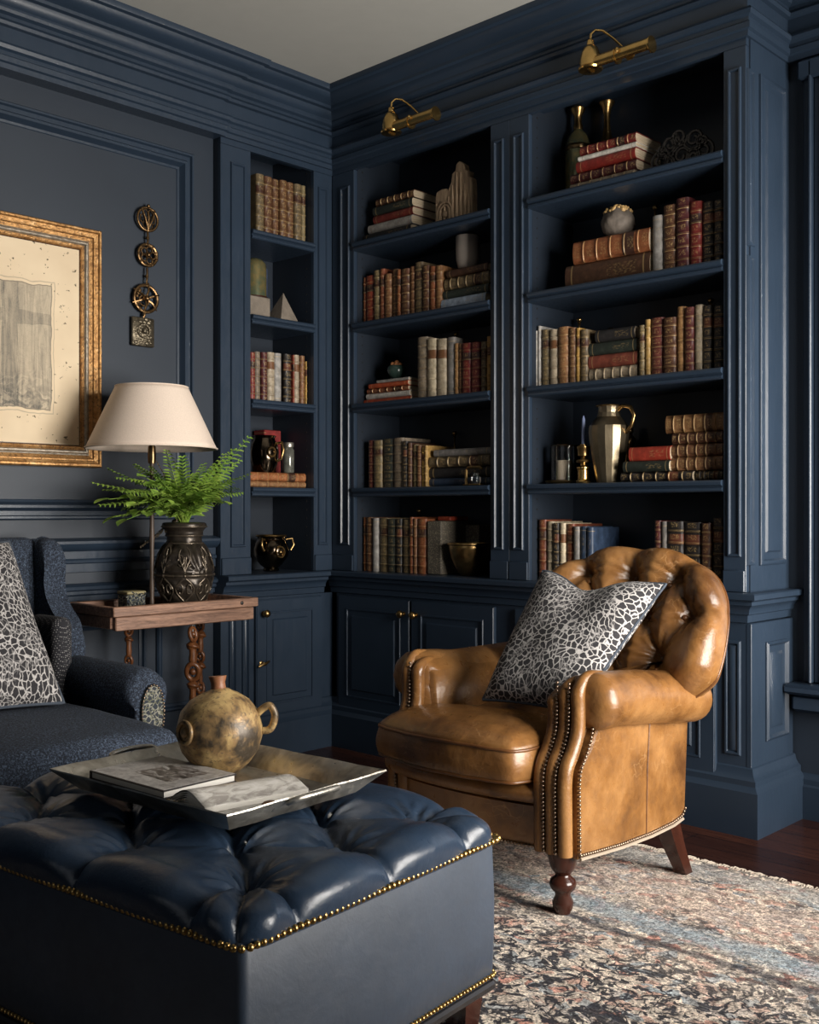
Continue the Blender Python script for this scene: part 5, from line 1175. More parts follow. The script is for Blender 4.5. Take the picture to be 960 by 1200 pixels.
# --- arms
def arm(s):
    nu, nv = 46, 28; P = np.zeros((nu, nv, 3)); L0, L1 = -1.00, -.47
    for i in range(nu):
        q = i/(nu-1)
        if q < .16: a = q/.16; y = L0 + .045*(1-math.cos(a*PI/2))-.012; sc = .35+.65*math.sin(a*PI/2)**.8
        elif q > .90: a = (q-.90)/.10; y = L1-.035+.035*math.sin(a*PI/2); sc = math.cos(a*PI/2*.93)**.6
        else: y = L0+.033+(L1-.035-L0-.033)*(q-.16)/.74; sc = 1
        yy = (y-L0)/(L1-L0); cz = .573-.055*max(0, yy-.15)**1.2; cx = .322+.018*yy
        for j in range(nv):
            t_ = 2*PI*j/nv; r = .080*(1+.10*math.cos(t_-.3)); 
            pl = 1+.035*math.cos(t_*11)*max(0, 1-q/.26)      # gathers at the scroll end
            P[i, j] = (AX+s*(cx+sc*pl*r*math.cos(t_)), y, cz+sc*pl*(r*.96*math.sin(t_)))
    Pf = P.reshape(-1, 3); Pf += (wob(Pf, .003, 22, 7+s))[:, None]
    if s < 0:      # buttoned inner face of the far arm
        bx = np.array([AX-.27, -.78, .575]); dd = np.linalg.norm(Pf-bx, axis=1); th = np.arctan2(Pf[:, 2]-bx[2], Pf[:, 1]-bx[1])
        Pf[:, 0] += -.030*np.exp(-(dd/.03)**1.3)+.006*np.cos(th*6)*np.exp(-((dd-.05)/.035)**2)
    m = MB().grid(Pf.reshape(P.shape), close_v=True); m.f.append(tuple(range(nv))); m.f.append(tuple((nu-1)*nv+j for j in range(nv))); m.smooth = 80
    A = obj('arm', m, M['tan'], T)
    # inner arm pad, filling between roll and seat
    m = MB(); m.prism([(AX+s*.220, .35), (AX+s*.222, .50), (AX+s*.235, .60), (AX+s*.31, .62), (AX+s*.31, .35)], 'y', -.99, -.52, .008)
    gy_, gz_ = np.meshgrid(np.linspace(-1.005, -.50, 60), np.linspace(.44, .645, 34), indexing='ij'); Q_ = np.stack([gy_.ravel(), gz_.ravel()], 1)
    hp = tuft(Q_, [(-.80, .565), (-.62, .565)], [((-.80, .565), (-.62, .565)), ((-.80, .565), (-1.1, .55)), ((-.80, .565), (-.79, .40)), ((-.80, .565), (-.81, .70))], .022, .026, .024, .008, .008, .05, .004)
    ed = np.clip(np.minimum(np.minimum(Q_[:, 0]+1.005, -.50-Q_[:, 0])/.05, (.645-Q_[:, 1])/.05), 0, 1)**.5
    xo = .238+.045*np.clip((Q_[:, 1]-.56)/.085, 0, 1)**2-hp*ed+.03*(1-ed)
    m.grid(np.stack([AX+s*xo, Q_[:, 0], Q_[:, 1]], 1).reshape(60, 34, 3)); m.smooth = 60; obj('inner_pad', m, M['tan'], A)
    # side panel with curved front edge
    fr = [(p.x, p.y) for p in smooth_path([(-.965, .535, 0), (-.972, .50, 0), (-1.000, .455, 0), (-1.040, .415, 0), (-1.055, .37, 0), (-1.055, .17, 0)], 5)]
    poly = fr + [(-.95, .163), (-.85, .157), (-.70, .155), (-.58, .160), (-.525, .170), (-.505, .19), (-.485, .505)]
    m = MB().prism(poly, 'x', min(AX+s*.24, AX+s*.342), max(AX+s*.24, AX+s*.342), .006); m.smooth = 40; obj('side_panel', m, M['tan'], A)
    m = MB().tube([(AX+s*.3425, -.725, .165), (AX+s*.3425, -.72, .35), (AX+s*.3425, -.705, .51)], .0028, 6); obj('seam', m, M['tan_dark'], A)
    m = MB().tube(smooth_path([(AX+s*.345, -.965, .508), (AX+s*.347, -.80, .503), (AX+s*.347, -.55, .482), (AX+s*.343, -.50, .468)], 6), .0045, 6); m.smooth = 80; obj('welt', m, M['tan_dark'], A)
    # three scrolled bands down the arm front
    for k, xx in enumerate((.236, .274, .314)):
        if s < 0 and k == 0: continue
        zr = .573+.077*math.sqrt(max(0, 1-((xx-.330)/.085)**2))+(.03 if k == 0 else 0); y1 = -.06 if k < 2 else -.045
        pth = smooth_path([(AX+s*(xx+.014), -.930, zr-.004), (AX+s*(xx+.005), -.985, zr-.006), (AX+s*xx, -1.018, min(.605, zr-.03)), (AX+s*xx, -1.018, .56), (AX+s*xx, -1.022, .50), (AX+s*xx, -1.045, .45), (AX+s*xx, -1.072, .41), (AX+s*xx, -1.080, .37), (AX+s*xx, -1.080, .30), (AX+s*xx, -1.078, .18)], 6)
        m = MB().tube(pth, [.010+.010*min(1, i/12) for i in range(len(pth))], 12, flat=1.0); m.smooth = 80; obj('scroll_band', m, M['tan'], A)
    for xx, dy in ((.255, -.013), (.294, -.013), (.338, .004)):
        if s < 0 and xx < .28: continue
        pth = smooth_path([(AX+s*xx, -1.020, .625), (AX+s*xx, -1.022, .56), (AX+s*xx, -1.026, .50), (AX+s*xx, -1.048, .45), (AX+s*xx, -1.075, .41), (AX+s*xx, -1.084, .37), (AX+s*xx, -1.084, .30), (AX+s*xx, -1.082, .182)], 8)
        if xx > .33: pth = [p+Vector((s*.006, .024, 0)) for p in pth]
        m = nails([p+Vector((0, dy, 0)) for p in pth], .0050, .0108); obj('nailhead_trim', m, M['pewter_nail'], A)
    m = nails([(AX+s*.344, y, z+.011) for y, z in [(-1.05, .170), (-.95, .163), (-.85, .157), (-.70, .155), (-.58, .160), (-.525, .170), (-.507, .19)]], .0056, .0106); obj('nailhead_trim', m, M['pewter_nail'], A)
    m = MB().tube([(AX+s*.346, y, z+.002) for y, z in [(-1.055, .170), (-.95, .163), (-.85, .157), (-.70, .155), (-.58, .160), (-.525, .170)]], .0045, 6); obj('hem_cord', m, plain('pale_cord', (.42, .34, .26), .6), A)
arm(1); arm(-1)
for s in (-1, 1):
    x, y = AX+s*.275, -1.035
    m = MB().lathe([(.020, 0), (.021, .003), (.027, .014), (.029, .030), (.020, .048), (.0215, .052), (.0215, .055), (.033, .066), (.037, .078), (.033, .090), (.022, .098), (.020, .104), (.030, .116), (.036, .130), (.040, .150), (.046, .168), (.046, .176)], n=24, c=(x, y, .0105))
    m.smooth = 50; obj('leg', m, M['mahogany'], T)
    m = MB(); x1, y1, x0, y0 = AX+s*.345, -.520, AX+s*.305, -.565
    P = np.array([[(cx+a*w, cy+b*w, z) for a, b in ((-1,-1),(1,-1),(1,1),(-1,1))] for cx, cy, w, z in ((x1, y1, .019, .0105), ((x0+x1)/2, (y0+y1)/2, .024, .09), (x0, y0, .030, .185))]); m.grid(P, close_v=True); m.f += [(0,1,2,3), (8,9,10,11)]; obj('leg', m, M['mahogany'], T)
# ================================================================== CUSHIONS
def cushion(name, label, BL, BR, TL, TR, thick, mat, n, dent=.0, group=None, seed=0):
    BL, BR, TL, TR = map(Vector, (BL, BR, TL, TR)); N = 56
    nrm = (BR-BL).cross(TL-BL).normalized()
    if nrm.dot(Vector(n)) < 0: nrm = -nrm
    m = MB(); T_ = thing(name, label, 'cushion', tuple((BL+BR)/2))
    for sd in (1, -1):
        P = np.zeros((N, N, 3))
        for i in range(N):
            for j in range(N):
                u, v_ = i/(N-1), j/(N-1); a, b = 2*u-1, 2*v_-1
                pin = .035; uu = .5+a/2*(1-pin*(1-b*b)) ; vv = .5+b/2*(1-pin*(1-a*a))
                p = BL*(1-uu)*(1-vv)+BR*uu*(1-vv)+TL*(1-uu)*vv+TR*uu*vv
                h = thick*((1-a**4)*(1-b**4))**.55*(1-.0*(a*a+b*b))
                h *= 1+.08*math.sin(5*a+seed)*math.cos(4*b+seed)
                if sd > 0 and dent: h *= 1-dent*math.exp(-((a-.1)/.30)**2)*max(0, b)**1.0; 
                p = p + nrm*(h*sd)
                if dent: p = p - (TL-BL).normalized()*(dent*.18*math.exp(-((a+.12)/.42)**2)*max(0, b)**2.2)
                P[i, j] = p
        m.grid(P)
    m.smooth = 80; c = obj('cover', m, mat, T_)
    pts = []
    e = MB(); k = MB()
    return T_, m, c
BLp, BRp, TLp, TRp = (1.715, -.955, .530), (2.035, -.940, .530), (1.712, -.655, .900), (2.132, -.625, .875)
T_, m_, c_ = cushion('cushion', 'charcoal cushion with a pale crackled network print, leaning in the tan armchair', BLp, BRp, TLp, TRp, .066, M['crackle'], (0, -1, .5), .30, seed=1)
def welt(T_, pts, r, mat):
    m = MB().tube(pts+[pts[0]], r, 6, caps=False); m.smooth = 80; obj('piping', m, mat, T_)
def rim_pts(m, N=56):
    v = m.v[:N*N]; g = lambda i, j: v[i*N+j]
    return [g(i, 0) for i in range(N)]+[g(N-1, j) for j in range(1, N)]+[g(i, N-1) for i in range(N-2, -1, -1)]+[g(0, j) for j in range(N-2, 0, -1)]
welt(T_, rim_pts(m_), .0045, M['charcoal'])
# ================================================================== WING CHAIR (left)
T = thing('wing_chair', 'dark blue tweed wing armchair against the panelled wall, next to the side table', 'armchair', (.55, -1.88, 0))
Y0, Y1 = -2.36, -1.45
def rbox(m, lo, hi, r, seed=0, n=10, amp=.0):
    """soft rounded box via superellipsoid-like mapping"""
    c = [(a+b)/2 for a, b in zip(lo, hi)]; hs = [(b-a)/2 for a, b in zip(lo, hi)]; 
    for ax_ in range(3):
        for sg in (-1, 1):
            P = np.zeros((n*3, n*3, 3))
            for i in range(n*3):
                for j in range(n*3):
                    q = [0, 0, 0]; a = -1+2*i/(n*3-1); b = -1+2*j/(n*3-1); q[ax_] = sg; q[(ax_+1) % 3] = a; q[(ax_+2) % 3] = b
                    p = [q[k]*hs[k] for k in range(3)]; core = [max(-(hs[k]-r), min(hs[k]-r, p[k])) for k in range(3)]
                    d = [p[k]-core[k] for k in range(3)]; L_ = math.sqrt(sum(x*x for x in d)) or 1
                    P[i, j] = [c[k]+core[k]+d[k]/L_*r for k in range(3)]
            if amp:
                F = P.reshape(-1, 3); F += wob(F, amp, 14, seed)[:, None]; P = F.reshape(P.shape)
            m.grid(P)
    return m
m = rbox(MB(), (.33, -2.275, .275), (1.115, -1.585, .452), .055, 2, 12, .003); 
m.v = [(x, y, z+.020*math.exp(-((x-.7)/.4)**2-((y+1.93)/.35)**2)*(1 if z > .4 else 0)) for x, y, z in m.v]; m.smooth = 80; obj('seat_cushion', m, M['tweed'], T)
m = rbox(MB(), (.10, Y0+.02, .13), (1.03, Y1-.02, .272), .03); m.smooth = 80; obj('seat_base', m, M['tweed'], T)
for yc, s in ((-1.515, 1), (-2.295, -1)):
    # rolled arm: keyhole section swept along x
    sec = [(-.055, .27), (-.055, .50)] + [(.012*s*0+.0-.0+(.075*math.cos(math.radians(a))), .545+.075*math.sin(math.radians(a))) for a in range(205, -60, -15)] + [(.055, .47), (.055, .27)]
    xs_ = [.14, .16, .30, .70, .775, .805, .815]; P = np.zeros((len(xs_), len(sec), 3))
    for i, x in enumerate(xs_):
        k = 1 if i < 4 else (1, .985, .93, .80)[min(3, i-3)]; 
        for j, (a, z) in enumerate(sec):
            sl = -.028
            P[i, j] = (x, yc+s*a*k, (z if z < .3 else .42+(z-.42)*k)+ (sl if z > .44 else sl*.3 if z > .3 else 0))
    m = MB().grid(P, close_v=True); n_ = len(sec); m.f.append(tuple(range(n_))); m.f.append(tuple((len(xs_)-1)*n_+j for j in range(n_))); m.smooth = 60; A = obj('arm', m, M['tweed'], T)
    m = MB(); P = [(.818, yc+s*(.006+.040*math.cos(math.radians(a))), .455+.085*math.sin(math.radians(a))*(1 if a < 180 else 1.25)) for a in range(0, 360, 12)]
    m.v = [(x+.006, y, z) for x, y, z in P]+[(x-.012, y, z) for x, y, z in P]+[(.831, yc, .45)]; k = len(P)
    for i in range(k): m.f.append((i, (i+1) % k, k+(i+1) % k, k+i)); m.f.append((i, (i+1) % k, 2*k))
    m.smooth = 60; obj('arm_facing', m, M['patch'], A, 'embroidered oval facing')
    m = nails([(x+.008, y, z) for x, y, z in P+[P[0]]], .0042, .011); obj('nailhead_trim', m, M['pewter_nail'], A)
    # wing
    wp_ = smooth_path([(.10, .60, 0), (.105, .96, 0), (.125, .99, 0), (.165, .985, 0), (.195, .955, 0), (.20, .90, 0), (.195, .85, 0), (.21, .79, 0), (.26, .73, 0), (.32, .685, 0), (.345, .64, 0), (.35, .56, 0), (.10, .56, 0)], 5)
    poly = [(p.x, p.y) for p in wp_]; L_ = poly[:]; m = MB()
    ya, yb = (yc-.035, yc+.045)
    cx_ = sum(p[0] for p in L_)/len(L_); cz_ = sum(p[1] for p in L_)/len(L_); n_ = len(L_); lvs = [(.80, 0), (.90, .006), (.97, .018), (1, .036), (1, .046), (.97, .064), (.90, .076), (.80, .082)]
    P = np.array([[(cx_+(x-cx_)*k, ya+d, cz_+(z-cz_)*k) for x, z in L_] for k, d in lvs]); m.grid(P, close_v=True); m.f.append(tuple(range(n_))); m.f.append(tuple((len(lvs)-1)*n_+j for j in range(n_))); m.smooth = 70
    obj('wing', m, M['tweed'], T)
m = rbox(MB(), (0, 0, 0), (.15, Y1-Y0-.10, .66), .06, 3, 10); m.xf(Matrix.Translation((.005, Y0+.05, .33)) @ Matrix.Rotation(-.05, 4, 'Y')); m.smooth = 80; obj('backrest', m, M['tweed'], T)
m = rbox(MB(), (.205, -1.625, .44), (.42, -1.552, .73), .034, 4); m.smooth = 80; obj('lumbar_pad', m, M['tweed_dot'], T, 'dotted tweed inner wing lining')
for x in (.15, .97):
    for y in (Y0+.07, Y1-.07):
        m = MB().lathe([(.014, 0), (.016, .005), (.020, .06), (.028, .11), (.030, .131)], n=16, c=(x, y, .0 if x < 1 else .0)); obj('leg', m, M['mahogany'], T)
T_, m_, c_ = cushion('cushion', 'charcoal cushion with a pale crackled network print, propped in the blue tweed wing chair', (.565, -2.13, .478), (.595, -1.690, .478), (.255, -2.14, .965), (.275, -1.715, .985), .085, M['crackle'], (1, 0, .6), .0, seed=3)
welt(T_, rim_pts(m_), .006, M['charcoal'])
# ================================================================== SIDE TABLE
TX0, TX1, TY0, TY1 = .080, .392, -1.392, -.757; TZ = R(-.335)
T = thing('side_table', 'rustic wooden tray-topped side table on carved knotted legs, beside the wing chair', 'side table', ((TX0+TX1)/2, (TY0+TY1)/2, 0))
def plank(nm, a, b): obj(nm, MB().box(a, b, .003), M['old_wood'], T)
plank('tray_bottom', (TX0+.015, TY0+.015, TZ-.062), (TX1-.015, TY1-.015, TZ-.045))
plank('rim_board', (TX1-.018, TY0, TZ-.036), (TX1+.006, TY1+.006, TZ)); plank('rim_board', (TX1-.022, TY0+.012, TZ-.086), (TX1, TY1-.012, TZ-.0365))
plank('rim_board', (TX0-.006, TY0, TZ-.036), (TX0+.018, TY1, TZ)); plank('rim_board', (TX0, TY0+.012, TZ-.086), (TX0+.022, TY1-.012, TZ-.0365))
plank('rim_board', (TX0+.0185, TY0, TZ-.036), (TX1-.0185, TY0+.020, TZ)); plank('rim_board', (TX0+.0225, TY0+.004, TZ-.080), (TX1-.0225, TY0+.024, TZ-.0365))
plank('rim_board', (TX0+.0185, TY1-.020, TZ-.036), (TX1-.0185, TY1, TZ)); plank('rim_board', (TX0+.0225, TY1-.024, TZ-.080), (TX1-.0225, TY1-.004, TZ-.0365))
m = MB().ball((TX1+.006, TY1-.075, TZ-.018), .008, 8, (.5, 1, 1)); obj('stud', m, M['iron'], T)
def knot_leg(x, y, sc, seed):
    g = random.Random(seed); m = MB(); z = TZ-.09
    obj('hanger_rod', MB().tube([(x, y, TZ-.060), (x-.004, y, TZ-.085), (x, y, TZ-.12*1)], .0045, 8), M['iron'], T)
    z = TZ-.105; k = 0
    while z > .10:
        r = sc*g.uniform(.017, .026); a = g.uniform(0, PI)
        if k % 3 == 0: m.ring((x, y, z-r*1.1), r*1.0, r*.42, 18, 8, nrm=(math.cos(a), math.sin(a), .2), sc=(1.25, .9)); m.ball((x, y, z-r*1.1), r*.55, 8); z -= r*2.5
        elif k % 3 == 1: m.ball((x+g.uniform(-.004, .004), y, z-r*.8), r*1.05, 12, (1, 1, .85)); m.ring((x, y, z-r*.8), r*.9, r*.35, 16, 6, nrm=(0, .3, 1)); z -= r*1.7
        else: m.lathe([(r*.55, z-.055), (r*.75, z-.03), (r*.62, z-.01), (r*.7, z+.01)], n=12, c=(x, y, 0)); z -= .05
        k += 1
    m.lathe([(.026*sc, 0), (.028*sc, .01), (.018*sc, .04), (.013*sc, z+.02)], n=14, c=(x, y, 0)); m.smooth = 80
    obj('leg', m, M['knot_wood'], T)
knot_leg(.345, on_x(226, .345)[0], 1.05, 4); knot_leg(.12, on_x(151, .12)[0], .8, 8); knot_leg(.12, -.83, .8, 11)
# ornamental box
p = at_z(158, 704, TZ-.02); bx, by = .235, on_x(157, .235)[0]-.012
T = thing('trinket_box', 'small carved black and gold trinket box standing in the side table tray', 'box', (bx, by, TZ-.0445))
m = MB().box((bx-.035, by-.036, TZ-.0445), (bx+.035, by+.040, TZ+.030), .004)
g = random.Random(6)
for k in range(26): 
    yy = by+g.uniform(-.034, .036); zz = TZ+g.uniform(-.030, .026); m.tube([(bx+.036, yy, zz), (bx+.039, yy+g.uniform(-.012, .012), zz+g.uniform(.004, .014)), (bx+.036, yy+g.uniform(-.02, .02), zz+g.uniform(.004, .02))], .0022, 5)
obj('body', m, M['patch'], T)
m = MB().box((bx-.037, by-.038, TZ+.0302), (bx+.037, by+.042, TZ+.042), .003); obj('lid', m, plain('ochre_lid', (.34, .28, .14), .6, var=.4), T)
# ================================================================== LAMP
LX = .235; LY = on_x(178, LX)[0]; z0 = TZ-.0448; dl = on_x(178, LX)[1]
zs0, zs1 = hgt(526, dl), hgt(453, dl); r0 = 75.5/FX*dl; r1 = 41.5/FX*dl
T = thing('table_lamp', 'table lamp with a wide cream linen shade, standing behind the fern on the side table', 'lamp', (LX, LY, z0))
P = np.zeros((14, 56, 3))
for i in range(14):
    q = i/13; r = r0+(r1-r0)*q; 
    for j in range(56): a = 2*PI*j/56; P[i, j] = (LX+r*math.cos(a), LY+r*math.sin(a), zs0+(zs1-zs0)*q)
m = MB().grid(P, close_v=True); m.smooth = 80; o = obj('shade', m, M['shade'], T); sm = o.modifiers.new('thick', 'SOLIDIFY'); sm.thickness = .003; sm.offset = -1
m = MB().ring((LX, LY, zs0+.002), r0+.001, .0024, 56, 6, nrm=(0,0,1)).ring((LX, LY, zs1-.002), r1+.001, .0024, 56, 6, nrm=(0,0,1)); m.smooth = 80; obj('shade_rim', m, M['shade'], T)
m = MB()
for k in range(3): a = k*2*PI/3+.4; m.tube([(LX, LY, zs1-.03), (LX+r1*.99*math.cos(a), LY+r1*.99*math.sin(a), zs1-.006)], .0018, 6)
obj('harp', m, M['brass'], T)
m = MB().lathe([(0, zs0-.055-z0), (.014, zs0-.055-z0), (.016, zs0-.03-z0), (.014, zs0+.01-z0), (.010, zs0+.012-z0), (.010, zs1-.028-z0), (0, zs1-.026-z0)], n=16, c=(LX, LY, z0)); obj('socket', m, M['dark_brass'], T)
hz = zs0-.05-z0
m = MB().lathe([(0, 0), (.042, .001), (.044, .008), (.022, .014), (.010, .026), (.008, .06), (.010, .10), (.008, .14), (.008, .245), (.010, .28), (.008, .33), (.008, hz)], n=28, c=(LX, LY, z0)); m.smooth = 60; obj('lamp_base', m, plain('brown_lamp_glaze', (.07, .045, .03), .5, 0), T)
# ================================================================== CARVED VASE
VX = .278; VY = on_x(215, VX)[0]+.004; dv = on_x(215, VX)[1]; zt = hgt(612, dv); H_ = zt-z0; k_ = 1/FX*dv
T = thing('carved_vase', 'dark pewter-glazed vase with pierced scroll relief, holding the fern', 'vase', (VX, VY, z0))
prf = [(0, 0), (.058, .001), (.062, .008), (.075, .03), (.098, .08), (.107, .12), (.106, .155), (.095, .195), (.078, .222), (.066, .236), (.064, .252), (.069, .262), (.070, .274), (.080, .284), (.083, .292), (.080, .300), (.072, .303), (.068, .298), (.066, .28), (.060, .25), (.07, .22), (.09, .16), (.085, .08), (.05, .02), (0, .018)]
sv = H_/.303; rs = 33.5*k_/.107
nv = 120; prr = []
for a, b in zip(prf, prf[1:]):
    n_ = 6 if a[1] < .24 and b[0] > .06 and prf.index(a) < 8 else 2
    for q in range(n_): prr.append((a[0]+(b[0]-a[0])*q/n_, a[1]+(b[1]-a[1])*q/n_, prf.index(a) < 9))
P = np.zeros((len(prr), nv, 3))
for i, (r, z, outr) in enumerate(prr):
    for j in range(nv):
        a = 2*PI*j/nv; rr_ = r
        if outr and .02 < z < .235:
            w = a*4; e = 0
            # palmettes above a girdle, scrolls below
            zz = (z-.125)/.10
            if abs(zz) < .10: e = .004 if abs(zz) < .05 else -.002
            elif zz > 0:
                c = math.cos(w)*.5+.5; e = .0045*math.cos(8*math.atan2(zz-.08, (c-1)*-.9+.02))*1.0
            else:
                e = .0045*math.cos(w*2+6*zz)*math.cos(9*zz) 
            rr_ = r + e*1.1
        P[i, j] = (VX+rr_*rs*math.cos(a), VY+rr_*rs*math.sin(a), z0+z*sv)
m = MB().grid(P, close_v=True); m.smooth = 80; obj('body', m, M['carved'], T)
m = MB()
for z_, r_ in ((.125, .1085), (.030, .077), (.232, .070), (.258, .068), (.288, .0835)): m.ring((VX, VY, z0+z_*sv), r_*rs, .0032, 56, 8, nrm=(0,0,1))
g = random.Random(2)
def vp(a, z):   # point on the vase skin
    r = np.interp(z, [p[1] for p in prf[:10]], [p[0] for p in prf[:10]]); return (VX+(r+.001)*rs*math.cos(a), VY+(r+.001)*rs*math.sin(a), z0+z*sv)
for k in range(8):
    a0 = k*PI/4+.2
    for sgn in (-1, 1):
        m.tube([vp(a0+sgn*q*.36*math.sin(q*PI*.85+.2), .135+.085*q) for q in np.linspace(0, 1, 10)], .0034, 6)
        m.tube([vp(a0+sgn*(.04+.30*math.sin(q*PI)), .115-.075*q) for q in np.linspace(0, 1, 10)], .0034, 6)
        m.tube([vp(a0+sgn*(.14+.10*math.cos(q*5)), .175+.018*math.sin(q*5)) for q in np.linspace(0, 1.1, 10)], .0028, 6)
        m.tube([vp(a0+sgn*(.16+.09*math.cos(q*5)), .080+.016*math.sin(q*5)) for q in np.linspace(0, 1.1, 10)], .0028, 6)
    m.tube([vp(a0, z) for z in (.135, .17, .215)], .003, 6); m.ball(vp(a0, .125), .0065, 8); m.ball(vp(a0+PI/8, .125), .0045, 8)
m.smooth = 80; obj('scroll_relief', m, plain('rubbed_pewter_relief', (.20, .16, .12), .32, .75, var=.5, nscale=50, bump=.2), T)
# ================================================================== FERN
FT = thing('fern', 'bright green fern sprays with a few broad leaves, arranged in the carved vase', 'fern', (VX, VY, zt))
mouth = Vector((VX, VY, zt-.02))
def frond(tip, lift, seed, width=.040, mat=None, start=None):
    g = random.Random(seed); a = (start or mouth)+Vector((g.uniform(-.02, .02), g.uniform(-.03, .03), -.10)); tip = Vector(tip); mid = mouth.lerp(tip, .42)+Vector((0, 0, lift)); up0 = mouth+Vector(((tip-mouth).x*.08, (tip-mouth).y*.08, .03))
    C = smooth_path([a, up0, mid, tip], 12); m = MB(); m.tube(C, [.0024*(1-.75*i/len(C)) for i in range(len(C))], 5, caps=False)
    n = len(C); s0 = int(n*.40); K = 21
    for k in range(K):
        q = k/(K-1); f_ = s0+(n-1-s0)*q; i = min(int(f_), n-2); p = C[i].lerp(C[i+1], f_-i); tg = (C[i+1]-C[i]).normalized()
        side = tg.cross(Vector((0, 0, 1))); 
        if side.length < .1: side = Vector((0, 1, 0))
        side = (side.normalized()+Vector((.0, .0, .25*math.sin(seed)))).normalized(); nn_ = side.cross(tg).normalized()
        Lf = width*1.45*(.35+.65*math.sin(PI*(.18+.80*q)))*(1-.35*q)*g.uniform(.85, 1.1)
        for s in (-1, 1):
            d = (side*s*1.0+tg*.55+nn_*g.uniform(-.15, .15)).normalized(); wv_ = tg*(.0052+.0040*(1-q)); dr = Vector((0, 0, -.12*Lf))
            b = len(m.v); pts = [p-wv_*.5, p+wv_*.5, p+d*Lf*.45+wv_*.75+nn_*.002, p+d*Lf*.45-wv_*.75+nn_*.002, p+d*Lf*.85+wv_*.4+dr, p+d*Lf*.85-wv_*.4+dr, p+d*Lf+dr*1.6]
            m.v += [tuple(x) for x in pts]; m.f += [(b, b+1, b+2, b+3), (b+3, b+2, b+4, b+5), (b+5, b+4, b+6)]
    m.smooth = 0
    return obj('frond', m, mat or M['fern'], FT)
tips = [(110, 566, 3.98, .05), (118, 592, 3.92, .06), (124, 574, 4.12, .07), (136, 605, 3.95, .05), (128, 550, 4.14, .05), (160, 545, 4.05, .06), (152, 578, 3.86, .07),
        (196, 529, 3.90, .03), (206, 548, 4.15, .02), (186, 560, 3.80, .04), (238, 545, 3.95, .03), (252, 560, 4.20, .04), (262, 533, 3.86, .03), (291, 513, 3.94, .03), (280, 540, 4.10, .04), (291, 556, 3.92, .06), (283, 578, 4.16, .06), (262, 590, 3.84, .07), (222, 562, 3.82, .03), (145, 596, 4.12, .07), (270, 562, 4.02, .05), (228, 580, 3.80, .05), (172, 596, 3.80, .06), (205, 575, 4.0, .03), (245, 588, 4.0, .05), (138, 560, 4.02, .08), (164, 566, 3.95, .07), (178, 548, 4.0, .05), (214, 536, 4.02, .02), (228, 556, 4.08, .03), (250, 545, 4.05, .04), (272, 528, 4.0, .03), (276, 572, 3.88, .06), (150, 588, 4.05, .08), (188, 584, 3.76, .05), (232, 596, 3.80, .05), (196, 556, 4.1, .03), (258, 575, 4.1, .05), (142, 576, 3.84, .07)]
for i, (px, py, d, l) in enumerate(tips): frond(at_d(px, py, d), l, i+1, .041+.014*((i*7) % 3)/2)
frond(at_d(182, 538, 4.12), .03, 77, .036, M['withered']); 
def leaf(tip, lift, seed, L_=.055, W_=.022):
    g = random.Random(seed); tip = Vector(tip); C = smooth_path([mouth+Vector((0, 0, -.08)), mouth+Vector(((tip-mouth).x*.1, (tip-mouth).y*.1, .03)), mouth.lerp(tip, .5)+Vector((0, 0, lift)), tip], 8)
    m = MB(); m.tube(C, [.0022*(1-.5*i/len(C)) for i in range(len(C))], 5, caps=False)
    tg = (C[-1]-C[-3]).normalized(); side = tg.cross(Vector((0, 0, 1))).normalized()
    for fq, sd in ((1, 0), (.82, 1), (.82, -1), (.66, 1), (.66, -1)):
        p = C[int((len(C)-1)*fq)]; d = (tg+side*sd*1.1).normalized(); s2 = d.cross(Vector((.3*g.uniform(-1, 1), .3, 1))).normalized(); nn_ = s2.cross(d)
        P = np.zeros((7, 5, 3))
        for i in range(7):
            q = i/6; w = W_*math.sin(PI*min(1, q*.92+.06))**.8*(1+.12*math.sin(i*2.3))
            for j in range(5): r_ = (j-2)/2; P[i, j] = p+d*L_*q+s2*w*r_+nn_*(.005*abs(r_)-.012*q*q)
        m.grid(P)
    m.smooth = 80; obj('broad_leaf', m, M['fern'], FT)
for i, (px, py, d, l) in enumerate([(127, 585, 3.9, .06), (148, 609, 3.86, .05), (186, 577, 3.78, .05), (135, 606, 4.0, .05), (172, 560, 3.88, .05), (262, 588, 3.9, .05), (205, 590, 3.76, .03), (236, 572, 3.86, .03), (160, 590, 3.8, .05), (250, 575, 3.9, .04), (192, 600, 3.78, .04)]): leaf(at_d(px, py, d), l, i+50, .05 if i % 2 else .06)
frond(at_d(166, 640, 4.10), .03, 90, .03, M['withered'], None)
# ================================================================== TRAY AND WHAT IS ON IT
TRZ = ZTOP+.034
TC = Vector((1.860, -2.020, 0)); TA = math.radians(4.5)
TL_, TW_ = .286, .224
def tmat(): return Matrix.Translation((TC.x, TC.y, TRZ)) @ Matrix.Rotation(TA, 4, 'Z')
T = thing('tray', 'rectangular hammered pewter tray with flared sides, lying on the navy ottoman', 'tray', (TC.x, TC.y, TRZ))
def trr(a, b, z, n=14):
    P = []
    for (x0, y0), (x1, y1) in (((-a, -b), (a, -b)), ((a, -b), (a, b)), ((a, b), (-a, b)), ((-a, b), (-a, -b))):
        for k in range(n): q = k/n; P.append((x0+(x1-x0)*q, y0+(y1-y0)*q, z+.0008*math.sin(q*19+x0*30)))
    return P
lv = [(TL_-.052, TW_-.052, 0), (TL_-.044, TW_-.044, .000), (TL_-.026, TW_-.026, .020), (TL_-.004, TW_-.004, .040), (TL_, TW_, .042), (TL_+.001, TW_+.001, .039), (TL_-.002, TW_-.002, .036), (TL_-.026, TW_-.026, .014), (TL_-.046, TW_-.046, -.005), (TL_-.056, TW_-.056, -.006)]
